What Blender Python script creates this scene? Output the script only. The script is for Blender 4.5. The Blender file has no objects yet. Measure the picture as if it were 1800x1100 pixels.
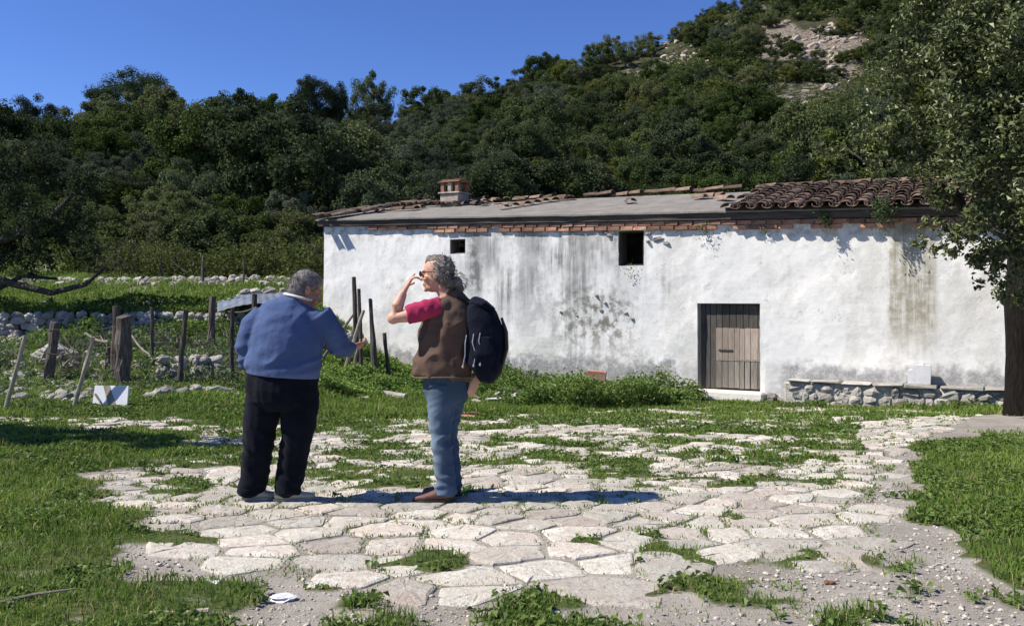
import bpy, math, random
import numpy as np
from mathutils import Vector, Matrix, noise
R = math.radians
scene = bpy.context.scene
COL = scene.collection
random.seed(7); RNG = np.random.default_rng(7)

# ---------------------------------------------------------------- camera, sky, sun, exposure
cam_d = bpy.data.cameras.new('camera'); cam = bpy.data.objects.new('camera', cam_d); COL.objects.link(cam)
cam.location = (0, 0, 1.49); cam.rotation_euler = (R(90), 0, 0)
cam_d.sensor_width = 36; cam_d.lens = 30; cam_d.shift_y = -30/1800
cam_d.clip_end = 2000; cam_d.clip_start = .05
scene.camera = cam
LD = Vector((1.55, .25, -1.78)).normalized()          # direction the sunlight travels
ELEV = math.asin(-LD.z); AZ = math.atan2(-LD.x, -LD.y)
world = bpy.data.worlds.new('World'); scene.world = world; world.use_nodes = True
wn = world.node_tree; wn.nodes.clear()
sky = wn.nodes.new('ShaderNodeTexSky'); sky.sky_type = 'NISHITA'; sky.sun_disc = False
sky.sun_elevation = ELEV; sky.sun_rotation = AZ % (2*math.pi)
sky.altitude = 2500; sky.air_density = 1.0; sky.dust_density = 0.0; sky.ozone_density = 5.0
hs = wn.nodes.new('ShaderNodeHueSaturation'); hs.inputs['Saturation'].default_value = 1.15; hs.inputs['Hue'].default_value = .515
bg = wn.nodes.new('ShaderNodeBackground'); bg.inputs[1].default_value = .10
wo = wn.nodes.new('ShaderNodeOutputWorld')
wn.links.new(sky.outputs[0], hs.inputs['Color']); wn.links.new(hs.outputs[0], bg.inputs[0]); wn.links.new(bg.outputs[0], wo.inputs[0])
sun_d = bpy.data.lights.new('sun', 'SUN'); sun = bpy.data.objects.new('sun', sun_d); COL.objects.link(sun)
sun_d.energy = 4.4; sun_d.angle = R(.5); sun_d.color = (1, .94, .84)
sun.rotation_euler = LD.to_track_quat('-Z', 'Y').to_euler()
vs = scene.view_settings
scene.display_settings.display_device = 'sRGB'
vs.view_transform = 'Standard'; vs.look = 'None'; vs.exposure = .72; vs.gamma = 1; vs.use_curve_mapping = False
scene.render.engine = 'CYCLES'
scene.cycles.max_bounces = 6; scene.cycles.transparent_max_bounces = 4
F = 1500.0; CZ = 1.49; HY = 520.0                      # focal length in photo pixels, eye height, horizon row

# ---------------------------------------------------------------- small maths
_T = RNG.random((256, 256))
def vnoise(x, y, s=0):
    x = np.asarray(x, float) + s*17.31; y = np.asarray(y, float) + s*9.17
    xi = np.floor(x).astype(int); yi = np.floor(y).astype(int); fx = x-xi; fy = y-yi
    fx = fx*fx*(3-2*fx); fy = fy*fy*(3-2*fy)
    a = _T[xi & 255, yi & 255]; b = _T[(xi+1) & 255, yi & 255]; c = _T[xi & 255, (yi+1) & 255]; d = _T[(xi+1) & 255, (yi+1) & 255]
    return (a*(1-fx)+b*fx)*(1-fy)+(c*(1-fx)+d*fx)*fy
def fbm(x, y, s=0, o=3):
    r = 0; a = .5; t = 0
    for k in range(o):
        r = r+a*vnoise(np.asarray(x)*2**k, np.asarray(y)*2**k, s+k*3); t += a; a *= .5
    return r/t
def sstep(a, b, x):
    t = np.clip((np.asarray(x, float)-a)/(b-a), 0, 1); return t*t*(3-2*t)
_sky = [(-1400, 300), (-600, 250), (0, 218), (120, 210), (300, 190), (370, 172), (450, 168), (520, 190), (620, 172), (700, 165), (770, 170), (900, 140), (980, 96),
        (1090, 56), (1150, 44), (1250, -4), (1400, -70), (1600, -140), (1800, -200), (2600, -320), (3600, -360)]
_cx = []; _cz = []
for px, py in _sky:
    a = (px-900)/F; Yc = 100/(1-.45*a); _cx.append(a*Yc); _cz.append(CZ+(HY-py)/F*Yc-(3.6 if px < 900 else 2.4))
def gz(X, Y):
    """height of the ground"""
    X = np.asarray(X, float); Y = np.asarray(Y, float)
    zl = np.interp(Y, [0, 9, 14, 18, 20.0, 20.25, 24, 28, 31, 34, 60], [0, 0, .02, .33, .5, 1.02, 1.42, 1.95, 2.3, 3.1, 11])
    zr = np.interp(Y, [0, 6, 12, 15.6, 17, 22, 27, 33, 60], [0, 0, -.26, -.54, -.56, -.30, .2, 1.6, 10])
    w = sstep(-2.2, -5.2, X)
    base = zr*(1-w)+zl*w
    base = base+.05*(fbm(X*.5, Y*.5, 1)-.5)*sstep(8, 12, Y)+.02*(fbm(X*1.3, Y*1.3, 5)-.5)
    Yc = np.clip(100+.45*X, 55, 190); zc = np.interp(X, _cx, _cz)
    t = np.clip((Y-33)/(Yc-33), 0, 1)
    hill = base*0+np.interp(X, [-8, 8], [2.9, 1.7])+(zc-2.4)*t**1.08+(fbm(X*.09, Y*.09, 3)-.5)*5*t*(1-t)*2
    over = np.maximum(Y-Yc, 0); hill = hill-over*.35
    hill = np.maximum(hill, -2)
    k = sstep(31, 37, Y)
    z = base*(1-k)+hill*k
    far = sstep(14, 40, np.abs(X))*(1-k)              # the valley floor stays gently uneven to the sides and behind
    return z-far*.3*fbm(X*.05, Y*.05, 2)
def gz1(x, y): return float(gz(x, y))
def G(px, py):
    """the ground point seen at a pixel of the photograph"""
    a = (px-900)/F; b = (py-HY)/F
    Ds = np.arange(2.5, 60, .02); below = (CZ-b*Ds) <= gz(a*Ds, Ds)
    D = Ds[np.argmax(below)] if below.any() else 60
    return (a*D, D)
def W(px, py, D): return Vector(((px-900)/F*D, D, CZ-(py-HY)/F*D))
def inpoly(X, Y, poly):
    X = np.asarray(X, float); Y = np.asarray(Y, float); r = np.zeros(X.shape, bool); n = len(poly); j = n-1
    for i in range(n):
        xi, yi = poly[i]; xj, yj = poly[j]
        c = ((yi > Y) != (yj > Y)) & (X < (xj-xi)*(Y-yi)/((yj-yi) or 1e-9)+xi)
        r ^= c; j = i
    return r

# ---------------------------------------------------------------- materials
def mat(name, build):
    m = bpy.data.materials.new(name); m.use_nodes = True; nt = m.node_tree; nt.nodes.clear()
    o = nt.nodes.new('ShaderNodeOutputMaterial'); build(nt, o); return m
def N(nt, typ, **kw):
    n = nt.nodes.new('ShaderNode'+typ)
    for k, v in kw.items():
        if k in n.inputs: n.inputs[k].default_value = v
        else: setattr(n, k, v)
    return n
def L(nt, a, b): nt.links.new(a, b)
def coords(nt, kind='Object', scale=(1, 1, 1)):
    tc = N(nt, 'TexCoord'); mp = N(nt, 'Mapping'); mp.inputs['Scale'].default_value = scale
    L(nt, tc.outputs[kind], mp.inputs[0]); return mp.outputs[0]
def nz(nt, vec, scale, detail=4, rough=.55):
    n = N(nt, 'TexNoise'); n.inputs['Scale'].default_value = scale; n.inputs['Detail'].default_value = detail; n.inputs['Roughness'].default_value = rough
    if vec is not None: L(nt, vec, n.inputs['Vector'])
    return n.outputs[0]
def ramp(nt, fac, stops):
    r = N(nt, 'ValToRGB'); e = r.color_ramp.elements
    while len(e) > 1: e.remove(e[-1])
    for i, (p, c) in enumerate(stops):
        q = e[0] if i == 0 else e.new(p)
        q.position = p; q.color = (c[0], c[1], c[2], 1) if not isinstance(c, (int, float)) else (c, c, c, 1)
    L(nt, fac, r.inputs[0]); return r.outputs[0]
def mixc(nt, fac, a, b, mode='MIX'):
    m = N(nt, 'MixRGB', blend_type=mode)
    for i, v in ((0, fac), (1, a), (2, b)):
        if isinstance(v, (int, float)): m.inputs[i].default_value = v
        elif isinstance(v, tuple): m.inputs[i].default_value = (*v, 1)
        else: L(nt, v, m.inputs[i])
    return m.outputs[0]
def mth(nt, op, a, b=0.0, c=None, clamp=False):
    m = N(nt, 'Math', operation=op, use_clamp=clamp)
    for i, v in enumerate((a, b) if c is None else (a, b, c)):
        if isinstance(v, (int, float)): m.inputs[i].default_value = v
        else: L(nt, v, m.inputs[i])
    return m.outputs[0]
def mrange(nt, v, a, b, c=0., d=1.):
    m = N(nt, 'MapRange', interpolation_type='SMOOTHSTEP'); L(nt, v, m.inputs[0])
    for i, q in enumerate((a, b, c, d)): m.inputs[1+i].default_value = q
    return m.outputs[0]
def bump(nt, h, strength=.4, dist=.01):
    b = N(nt, 'Bump'); b.inputs['Strength'].default_value = strength; b.inputs['Distance'].default_value = dist; L(nt, h, b.inputs['Height']); return b.outputs[0]
def principled(nt, o, col, rough=.8, normal=None, spec=.3, metal=0.):
    p = N(nt, 'BsdfPrincipled')
    if isinstance(col, tuple): p.inputs['Base Color'].default_value = (*col, 1)
    else: L(nt, col, p.inputs['Base Color'])
    if isinstance(rough, (int, float)): p.inputs['Roughness'].default_value = rough
    else: L(nt, rough, p.inputs['Roughness'])
    p.inputs['Specular IOR Level'].default_value = spec; p.inputs['Metallic'].default_value = metal
    if normal is not None: L(nt, normal, p.inputs['Normal'])
    L(nt, p.outputs[0], o.inputs[0]); return p
def rough_mat(name, c1, c2, scale=8, bs=.5, bd=.01, rough=.85, spec=.2, vary=.25, metal=0., stretch=(1, 1, 1)):
    def f(nt, o):
        v = coords(nt, scale=stretch); n1 = nz(nt, v, scale, 5, .6); n2 = nz(nt, v, scale*5, 4, .7)
        c = mixc(nt, mrange(nt, n1, .3, .7), c1, c2)
        c = mixc(nt, mth(nt, 'MULTIPLY', mrange(nt, n2, .45, .75), .35), c, tuple(x*.45 for x in c1))
        if vary:
            oi = N(nt, 'ObjectInfo'); k = mrange(nt, oi.outputs['Random'], 0, 1, 1-vary, 1+vary)
            h = N(nt, 'HueSaturation'); L(nt, c, h.inputs['Color']); L(nt, k, h.inputs['Value']); c = h.outputs[0]
        principled(nt, o, c, rough, bump(nt, mth(nt, 'ADD', n1, n2), bs, bd), spec, metal)
    return mat(name, f)
def leaf_mat(name, dark, light, rough=.5, trans=.25, spec=.35, yellow=None):
    def f(nt, o):
        at = N(nt, 'Attribute', attribute_name='tint'); oi = N(nt, 'ObjectInfo')
        c = mixc(nt, at.outputs['Fac'], dark, light)
        if name == 'grass_blade': c = mixc(nt, mrange(nt, at.outputs['Fac'], .86, .94), c, (.36, .31, .16))
        if yellow:
            c = mixc(nt, mth(nt, 'MULTIPLY', mrange(nt, oi.outputs['Random'], .55, 1.), .55), c, yellow)
        h = N(nt, 'HueSaturation'); L(nt, c, h.inputs['Color'])
        L(nt, mrange(nt, oi.outputs['Random'], 0, 1, .7, 1.3), h.inputs['Value'])
        m2 = mth(nt, 'FRACT', mth(nt, 'MULTIPLY', oi.outputs['Random'], 7.3)); L(nt, mrange(nt, m2, 0, 1, .75, 1.12), h.inputs['Saturation'])
        p = N(nt, 'BsdfPrincipled'); L(nt, h.outputs[0], p.inputs['Base Color']); p.inputs['Roughness'].default_value = rough; p.inputs['Specular IOR Level'].default_value = spec
        t = N(nt, 'BsdfTranslucent'); L(nt, h.outputs[0], t.inputs[0])
        mx = N(nt, 'MixShader'); mx.inputs[0].default_value = trans; L(nt, p.outputs[0], mx.inputs[1]); L(nt, t.outputs[0], mx.inputs[2]); L(nt, mx.outputs[0], o.inputs[0])
    return mat(name, f)
def cloth_mat(name, col, col2, weave=600, rough=.9, bd=.002, patch=6):
    def f(nt, o):
        v = coords(nt); n = nz(nt, v, patch, 4); n2 = nz(nt, v, weave*.3, 2)
        c = mixc(nt, mrange(nt, n, .35, .7), col, col2)
        c = mixc(nt, mth(nt, 'MULTIPLY', n2, .25), c, tuple(x*.6 for x in col))
        p = principled(nt, o, c, rough, bump(nt, mth(nt, 'ADD', n2, mth(nt, 'MULTIPLY', nz(nt, v, 38, 5, .7), 1.6)), .8, bd*2), .06)
        p.inputs['Sheen Weight'].default_value = .04
        if name == 'blue_wool':
            sp = N(nt, 'SeparateXYZ'); L(nt, v, sp.inputs[0]); hem = mrange(nt, sp.outputs[2], .925, .935, 1, 0); rib = mth(nt, 'SINE', mth(nt, 'MULTIPLY', sp.outputs[0], 700)); L(nt, mixc(nt, mth(nt, 'MULTIPLY', hem, .45), c, (.16, .20, .33)), p.inputs['Base Color'])
    return mat(name, f)

# ---------------------------------------------------------------- meshes and objects
def mesh_np(name, V, faces, smooth=False, tint=None):
    V = np.asarray(V, np.float32); me = bpy.data.meshes.new(name)
    faces = np.asarray(faces, np.int32); n, k = faces.shape
    me.vertices.add(len(V)); me.vertices.foreach_set('co', V.ravel())
    me.loops.add(n*k); me.loops.foreach_set('vertex_index', faces.ravel())
    me.polygons.add(n); me.polygons.foreach_set('loop_start', np.arange(n, dtype=np.int32)*k)
    me.polygons.foreach_set('use_smooth', np.full(n, smooth))
    if tint is not None:
        at = me.attributes.new('tint', 'FLOAT', 'POINT'); at.data.foreach_set('value', np.asarray(tint, np.float32))
    me.update(calc_edges=True); return me
def mesh_py(name, V, Fc, smooth=False):
    me = bpy.data.meshes.new(name); me.from_pydata([tuple(v) for v in V], [], [tuple(f) for f in Fc]); 
    if smooth: me.polygons.foreach_set('use_smooth', [True]*len(me.polygons))
    me.update(); return me
def ob(name, me, m=None, parent=None, loc=(0, 0, 0), rot=(0, 0, 0), scale=(1, 1, 1)):
    o = bpy.data.objects.new(name, me); COL.objects.link(o)
    if m is not None and me is not None and not me.materials: me.materials.append(m)
    o.parent = parent; o.location = loc; o.rotation_euler = rot; o.scale = scale; return o
def tag(o, label=None, cat=None, group=None, kind=None):
    if cat and not kind: kind = 'thing'
    for k, v in (('label', label), ('category', cat), ('group', group), ('kind', kind)):
        if v: o[k] = v
    return o
def box(V, Fc, lo, hi, bev=0.0, jit=0.0):
    b = len(V); x0, y0, z0 = lo; x1, y1, z1 = hi; j = lambda: random.uniform(-jit, jit)
    if bev <= 0:
        for x, y, z in ((x0, y0, z0), (x1, y0, z0), (x1, y1, z0), (x0, y1, z0), (x0, y0, z1), (x1, y0, z1), (x1, y1, z1), (x0, y1, z1)): V.append((x+j(), y+j(), z+j()))
        for f in ((3, 2, 1, 0), (4, 5, 6, 7), (0, 1, 5, 4), (1, 2, 6, 5), (2, 3, 7, 6), (3, 0, 4, 7)): Fc.append([b+i for i in f])
        return
    c = {}
    for ix, x in ((0, x0), (1, x1)):
        for iy, y in ((0, y0), (1, y1)):
            for iz, z in ((0, z0), (1, z1)):
                sx = bev if ix == 0 else -bev; sy = bev if iy == 0 else -bev; sz = bev if iz == 0 else -bev
                jx, jy, jz = j(), j(), j()
                for ax, p in (('x', (x, y+sy, z+sz)), ('y', (x+sx, y, z+sz)), ('z', (x+sx, y+sy, z))):
                    c[(ix, iy, iz, ax)] = len(V); V.append((p[0]+jx, p[1]+jy, p[2]+jz))
    q = lambda *k: Fc.append([c[i] for i in k])
    for s in (0, 1):
        fl = (lambda l: l) if s else (lambda l: l[::-1])
        q(*fl([(s, 0, 0, 'x'), (s, 1, 0, 'x'), (s, 1, 1, 'x'), (s, 0, 1, 'x')]))
        q(*fl([(0, s, 0, 'y'), (0, s, 1, 'y'), (1, s, 1, 'y'), (1, s, 0, 'y')]))
        q(*fl([(0, 0, s, 'z'), (1, 0, s, 'z'), (1, 1, s, 'z'), (0, 1, s, 'z')]))
    for a in (0, 1):
        for b_ in (0, 1):
            q((a, b_, 0, 'x'), (a, b_, 1, 'x'), (a, b_, 1, 'y'), (a, b_, 0, 'y'))
            q((a, 0, b_, 'x'), (a, 1, b_, 'x'), (a, 1, b_, 'z'), (a, 0, b_, 'z'))
            q((0, a, b_, 'y'), (1, a, b_, 'y'), (1, a, b_, 'z'), (0, a, b_, 'z'))
            for d in (0, 1): pass
    for ix in (0, 1):
        for iy in (0, 1):
            for iz in (0, 1): q((ix, iy, iz, 'x'), (ix, iy, iz, 'y'), (ix, iy, iz, 'z'))
def box_ob(name, lo, hi, m, parent=None, bev=.004, jit=0., **kw):
    V, Fc = [], []; box(V, Fc, lo, hi, bev, jit); me = mesh_py(name, V, Fc)
    import bmesh
    bm = bmesh.new(); bm.from_mesh(me); bmesh.ops.recalc_face_normals(bm, faces=bm.faces); bm.to_mesh(me); bm.free()
    return ob(name, me, m, parent, **kw)
def tube(V, Fc, P, Rr, n=10, side=None):
    P = [Vector(p) for p in P]; b = len(V)
    for i, p in enumerate(P):
        t = (P[min(i+1, len(P)-1)]-P[max(i-1, 0)]).normalized()
        s = Vector(side) if side is not None else (Vector((1, 0, 0)) if abs(t.x) < .8 else Vector((0, 1, 0)))
        s = (s-t*s.dot(t)).normalized(); q = t.cross(s)
        r = Rr[i] if isinstance(Rr, (list, tuple)) else Rr
        rx, ry = r if isinstance(r, (list, tuple)) else (r, r)
        for k in range(n):
            a = 2*math.pi*k/n; V.append(p+s*rx*math.cos(a)+q*ry*math.sin(a))
    for i in range(len(P)-1):
        for k in range(n):
            k2 = (k+1) % n; Fc.append([b+i*n+k, b+i*n+k2, b+(i+1)*n+k2, b+(i+1)*n+k])
    Fc.append([b+k for k in range(n)][::-1]); Fc.append([b+(len(P)-1)*n+k for k in range(n)])
def ellipsoid(V, Fc, c, r, M=None, nu=16, nv=10):
    b = len(V); c = Vector(c)
    def put(x, y, z):
        v = Vector((x*r[0], y*r[1], z*r[2])); V.append(c+(M @ v if M else v))
    put(0, 0, -1)
    for i in range(1, nv):
        th = -math.pi/2+math.pi*i/nv
        for k in range(nu): a = 2*math.pi*k/nu; put(math.cos(th)*math.cos(a), math.cos(th)*math.sin(a), math.sin(th))
    put(0, 0, 1); top = len(V)-1
    for k in range(nu):
        k2 = (k+1) % nu; Fc.append([b, b+1+k2, b+1+k]); Fc.append([top, top-nu+k, top-nu+k2])
        for i in range(nv-2): Fc.append([b+1+i*nu+k, b+1+i*nu+k2, b+1+(i+1)*nu+k2, b+1+(i+1)*nu+k])
def remeshed(name, V, Fc, voxel=.01, smooth_it=4, disp=None):
    """one continuous skin over overlapping closed shapes"""
    me = mesh_py(name+'_src', V, Fc); o = bpy.data.objects.new('tmp', me); COL.objects.link(o)
    md = o.modifiers.new('r', 'REMESH'); md.mode = 'VOXEL'; md.voxel_size = voxel; md.use_smooth_shade = True
    if smooth_it: sm = o.modifiers.new('s', 'SMOOTH'); sm.factor = .5; sm.iterations = smooth_it
    dg = bpy.context.evaluated_depsgraph_get(); dg.update()
    out = bpy.data.meshes.new_from_object(o.evaluated_get(dg)); out.name = name
    bpy.data.objects.remove(o); bpy.data.meshes.remove(me)
    out.polygons.foreach_set('use_smooth', [True]*len(out.polygons))
    if disp:
        n = len(out.vertices); nr = [v.normal.copy() for v in out.vertices]
        for i, v in enumerate(out.vertices): v.co = v.co+nr[i]*disp(v.co, nr[i])
    out.update(); return out

def rand_dirs(n, rng=RNG):
    v = rng.normal(size=(n, 3)); return v/np.linalg.norm(v, axis=1, keepdims=True)
def leaves_mesh(name, P, Nrm, size, aspect=.5, tint=None, droop=.0, rng=RNG):
    """diamond leaves, folded along the midrib; P centres, Nrm face directions"""
    n = len(P); Nrm = Nrm/np.linalg.norm(Nrm, axis=1, keepdims=True)
    a = np.cross(Nrm, rand_dirs(n, rng)); a /= np.linalg.norm(a, axis=1, keepdims=True)+1e-9; b = np.cross(Nrm, a)
    s = np.asarray(size).reshape(-1, 1)*np.ones((n, 1)); w = s*aspect
    f = Nrm*w*.35
    V = np.stack([P-a*s*.5, P+b*w*.5+f-a*s*.05, P+a*s*.5-Nrm*s*droop, P-b*w*.5+f-a*s*.05], 1).reshape(-1, 3)
    i = np.arange(n)[:, None]*4; Fc = np.concatenate([i+[0, 1, 2], i+[0, 2, 3]], 0)
    if tint is None: tint = rng.random(n)
    return mesh_np(name, V, Fc, False, np.repeat(tint, 4))
def blades_mesh(name, X, Y, Z, h, w, lean, tint, rng=RNG):
    n = len(X); a = rng.random(n)*2*math.pi; d = np.stack([np.cos(a), np.sin(a), np.zeros(n)], 1)
    q = rng.random(n)*2*math.pi; e = np.stack([np.cos(q), np.sin(q), np.zeros(n)], 1)
    P = np.stack([X, Y, Z], 1); h = h[:, None]; w = w[:, None]; lean = lean[:, None]; up = np.array([[0, 0, 1.]])
    V = np.stack([P-d*w*.5, P+d*w*.5, P+up*h*.55+e*lean*h*.3+d*w*.42, P+up*h*.55+e*lean*h*.3-d*w*.42, P+up*h*(1-.3*lean)+e*lean*h], 1).reshape(-1, 3)
    i = np.arange(n)[:, None]*5; Fc = np.concatenate([i+[0, 1, 2], i+[0, 2, 3], i+[3, 2, 4]], 0)
    return mesh_np(name, V, Fc, False, np.repeat(tint, 5))

# ---------------------------------------------------------------- the ground
def poly(*pts): return [G(*p) for p in pts]
PAV = poly((130, 838), (218, 905), (200, 952), (370, 1008), (450, 1012), (560, 1036), (800, 1052), (960, 1066), (1060, 1110), (1340, 1110), (1290, 1045), (1290, 1008), (1400, 1002), (1625, 1004),
           (1550, 965), (1535, 880), (1590, 800), (1650, 760), (1720, 728), (1500, 712), (1235, 700), (1150, 716), (900, 728), (560, 742), (350, 738), (100, 735), (-200, 735), (-200, 752), (330, 768), (340, 800), (250, 822))
GLp = poly((-900, 752), (330, 770), (340, 800), (240, 822), (130, 838), (215, 905), (205, 985), (240, 1030), (300, 1060), (330, 1180), (-900, 1180))
GRp = poly((1630, 800), (1700, 768), (2600, 760), (2600, 1060), (1800, 1032), (1690, 985), (1640, 915), (1615, 850))
DIRTp = poly((1500, 742), (1800, 726), (2600, 724), (2600, 770), (1700, 768), (1610, 800), (1590, 1000), (1500, 1000), (1560, 860))
_pavY = max(p[1] for p in PAV)
def grass_den(X, Y):
    X = np.asarray(X, float); Y = np.asarray(Y, float)
    jx = X+.35*(vnoise(X*2.1, Y*2.1, 11)-.5)+.16*(vnoise(X*6, Y*6, 12)-.5); jy = Y+.45*(vnoise(X*2.1, Y*2.1, 13)-.5)+.2*(vnoise(X*6, Y*6, 14)-.5)
    pav = inpoly(jx, jy, PAV); gl = inpoly(jx, jy, GLp); gr = inpoly(jx, jy, GRp); di = inpoly(jx, jy, DIRTp)
    n = fbm(X*1.6, Y*2.2, 21, 4); n2 = fbm(X*5, Y*5, 25, 2)
    d = np.where(Y > 8.5, .95, 0.)*np.ones(X.shape)
    low = sstep(.55, .66, n*.6+n2*.4)*.75                        # scattered tufts on bare earth
    low = np.where((X > -2.6) & (X < .3) & (Y < 5.2), np.maximum(low, sstep(.47, .58, n2)*.8), low)
    d = np.where(Y <= 8.5, low, d)
    thr = .625-.16*sstep(5.8, 8.5, Y)-.05*sstep(8.5, 11, Y)-.03*sstep(0, 3, X)
    d = np.where(pav, sstep(thr, thr+.05, n*.65+n2*.35)*.95, d)
    d = np.where(di & ~gr, sstep(.6, .68, n*.5+n2*.5)*.5, d)
    d = np.where(gl | gr, .97-.5*sstep(.62, .7, n2), d)
    d = np.where((Y > 20) & (X < -3), d*(.45+.55*sstep(.30, .42, fbm(X*.8, Y*.8, 31))), d)
    return np.clip(d, 0, 1)
def axis(*seg):
    r = []
    for a, b, s in seg: r += list(np.arange(a, b, s))
    return np.array(r)
XS = axis((-420, -120, 25), (-120, -40, 5), (-40, -13, 1.2), (-13, -6, .22), (-6, 6.5, .1), (6.5, 13, .22), (13, 40, 1.2), (40, 160, 3), (160, 500, 25))
Y1 = axis((-300, -20, 20), (-20, 2, 1.5), (2, 3.2, .3), (3.2, 9, .08), (9, 19.9, .13), (19.9, 20.4, .06), (20.4, 34.01, .4))
Y2 = np.concatenate([[Y1[-1]], axis((35, 75, 1.2), (75, 190, 2.2), (190, 620, 20))])
def sheet(name, ys, m):
    gx, gy = np.meshgrid(XS, ys); z = gz(gx, gy)
    if name == 'hillside': px_ = 900+gx/gy*F; py_ = HY-(z-CZ)/gy*F; den = np.clip(1.15-((px_-1430)/95)**2-((py_-85)/52)**2+3.2*(fbm(gx*.22, gy*.22, 88, 4)-.5), 0, 1)*(px_ < 1600)
    else: den = grass_den(gx, gy)
    near = (gy > 2) & (gy < 12)
    z = z+np.where(near, .012*(fbm(gx*6, gy*6, 41)-.5)+.02*den*(gy < 9), 0)
    V = np.stack([gx, gy, z], -1).reshape(-1, 3); nx = len(XS); ny = len(ys)
    i = (np.arange(ny-1)[:, None]*nx+np.arange(nx-1)[None]).ravel()
    Fc = np.stack([i, i+1, i+nx+1, i+nx], 1)
    o = ob(name, mesh_np(name, V, Fc, True, den.ravel()), m); tag(o, kind='structure'); return o
def f_ground(nt, o):
    v = coords(nt); at = N(nt, 'Attribute', attribute_name='tint')
    n1 = nz(nt, v, 1.3, 6, .6); n2 = nz(nt, v, 22, 6, .7); n3 = nz(nt, v, 120, 3, .7)
    dirt = mixc(nt, mrange(nt, n1, .35, .65), (.25, .225, .19), (.35, .32, .28))
    dirt = mixc(nt, mrange(nt, n2, .5, .72), dirt, (.20, .17, .135)); dirt = mixc(nt, mrange(nt, n3, .6, .72), dirt, (.52, .49, .44))
    vo = N(nt, 'TexVoronoi'); vo.inputs['Scale'].default_value = 38; L(nt, v, vo.inputs['Vector'])
    pe = mrange(nt, vo.outputs['Distance'], .18, .3, 1, 0)
    pick = mth(nt, 'GREATER_THAN', nz(nt, v, 9, 2), .52); pe = mth(nt, 'MULTIPLY', pe, pick)
    dirt = mixc(nt, mth(nt, 'MULTIPLY', pe, .6), dirt, vo.outputs['Color']); dirt = mixc(nt, mth(nt, 'MULTIPLY', pe, .55), dirt, (.5, .46, .41))
    turf = mixc(nt, mrange(nt, n2, .4, .65), (.05, .075, .02), (.10, .12, .04)); turf = mixc(nt, mrange(nt, n1, .5, .7), turf, (.12, .10, .06))
    c = mixc(nt, mrange(nt, at.outputs['Fac'], .25, .7), dirt, turf)
    principled(nt, o, c, .95, bump(nt, mth(nt, 'ADD', mth(nt, 'ADD', n2, n3), mth(nt, 'MULTIPLY', pe, .8)), .7, .012), .12)
def f_hill(nt, o):
    v = coords(nt); n1 = nz(nt, v, .12, 5, .6); n2 = nz(nt, v, 1.1, 6, .7)
    c = mixc(nt, mrange(nt, n2, .35, .65), (.035, .045, .018), (.10, .095, .055))
    c = mixc(nt, mth(nt, 'MULTIPLY', mrange(nt, n1, .52, .62), mrange(nt, n2, .45, .6)), c, (.30, .27, .22))
    at = N(nt, 'Attribute', attribute_name='tint'); sc = mixc(nt, mrange(nt, nz(nt, v, 2.2, 6, .8), .38, .62), (.15, .115, .085), (.40, .34, .275)); c = mixc(nt, mrange(nt, at.outputs['Fac'], .2, .7), c, sc)
    principled(nt, o, c, .95, bump(nt, nz(nt, v, 1.8, 6, .8), 1., .6), .1)
M_ground = mat('soil', f_ground); M_hill = mat('hill_soil', f_hill)
sheet('ground', Y1, M_ground); sheet('hillside', Y2, M_hill)

# ---------------------------------------------------------------- the stone pavement
def f_stone(nt, o):
    v = coords(nt); oi = N(nt, 'ObjectInfo'); at = N(nt, 'Attribute', attribute_name='tint')
    n1 = nz(nt, v, 4, 6, .65); n2 = nz(nt, v, 26, 6, .75); n3 = nz(nt, v, 90, 4, .7)
    c = mixc(nt, at.outputs['Fac'], (.54, .51, .43), (.58, .49, .415))
    c = mixc(nt, mrange(nt, n1, .42, .68), c, (.66, .63, .55))
    c = mixc(nt, mth(nt, 'MULTIPLY', mrange(nt, n2, .50, .66), .6), c, (.24, .215, .17))
    c = mixc(nt, mth(nt, 'MULTIPLY', mrange(nt, n3, .57, .66), .65), c, (.14, .12, .095)); c = mixc(nt, mth(nt, 'MULTIPLY', mrange(nt, nz(nt, v, 1.1, 4, .6), .5, .7), .35), c, (.33, .31, .27))
    vc = N(nt, 'TexVoronoi', feature='DISTANCE_TO_EDGE'); vc.inputs['Scale'].default_value = 2.6; wv = N(nt, 'VectorMath', operation='ADD'); L(nt, v, wv.inputs[0]); ns = N(nt, 'TexNoise'); ns.inputs['Scale'].default_value = 6; L(nt, v, ns.inputs['Vector']); L(nt, ns.outputs['Color'], wv.inputs[1]); L(nt, wv.outputs[0], vc.inputs['Vector']); cr_ = mth(nt, 'MULTIPLY', mrange(nt, vc.outputs['Distance'], .006, .016, 1, 0), mrange(nt, n1, .5, .56)); c = mixc(nt, mth(nt, 'MULTIPLY', cr_, .75), c, (.12, .10, .08))
    stone_tone = mth(nt, 'FRACT', mth(nt, 'MULTIPLY', at.outputs['Fac'], 13.7)); h = N(nt, 'HueSaturation'); L(nt, c, h.inputs['Color']); L(nt, mrange(nt, stone_tone, 0, 1, .74, 1.14), h.inputs['Value'])
    principled(nt, o, h.outputs[0], .9, bump(nt, mth(nt, 'ADD', mth(nt, 'ADD', n1, n2), mth(nt, 'MULTIPLY', n3, .5)), .8, .02), .15)
M_stone = mat('paving_stone', f_stone)
def rad(x, y):
    if y < 4.6 and .15 < x < 1.5: return .56
    if y < 5.6: return .40
    if y < 8: return .30
    return .27
AY = 1.3
bx0, bx1, by0, by1 = -7.6, 8.6, 3.2, _pavY+.5
cand = np.stack([RNG.uniform(bx0, bx1, 26000), RNG.uniform(by0, by1, 26000)], 1)
cand = cand[np.abs(cand[:, 0]) < cand[:, 1]*.62+.6]
S = np.zeros((0, 2)); SR = []
acc = []
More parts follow.
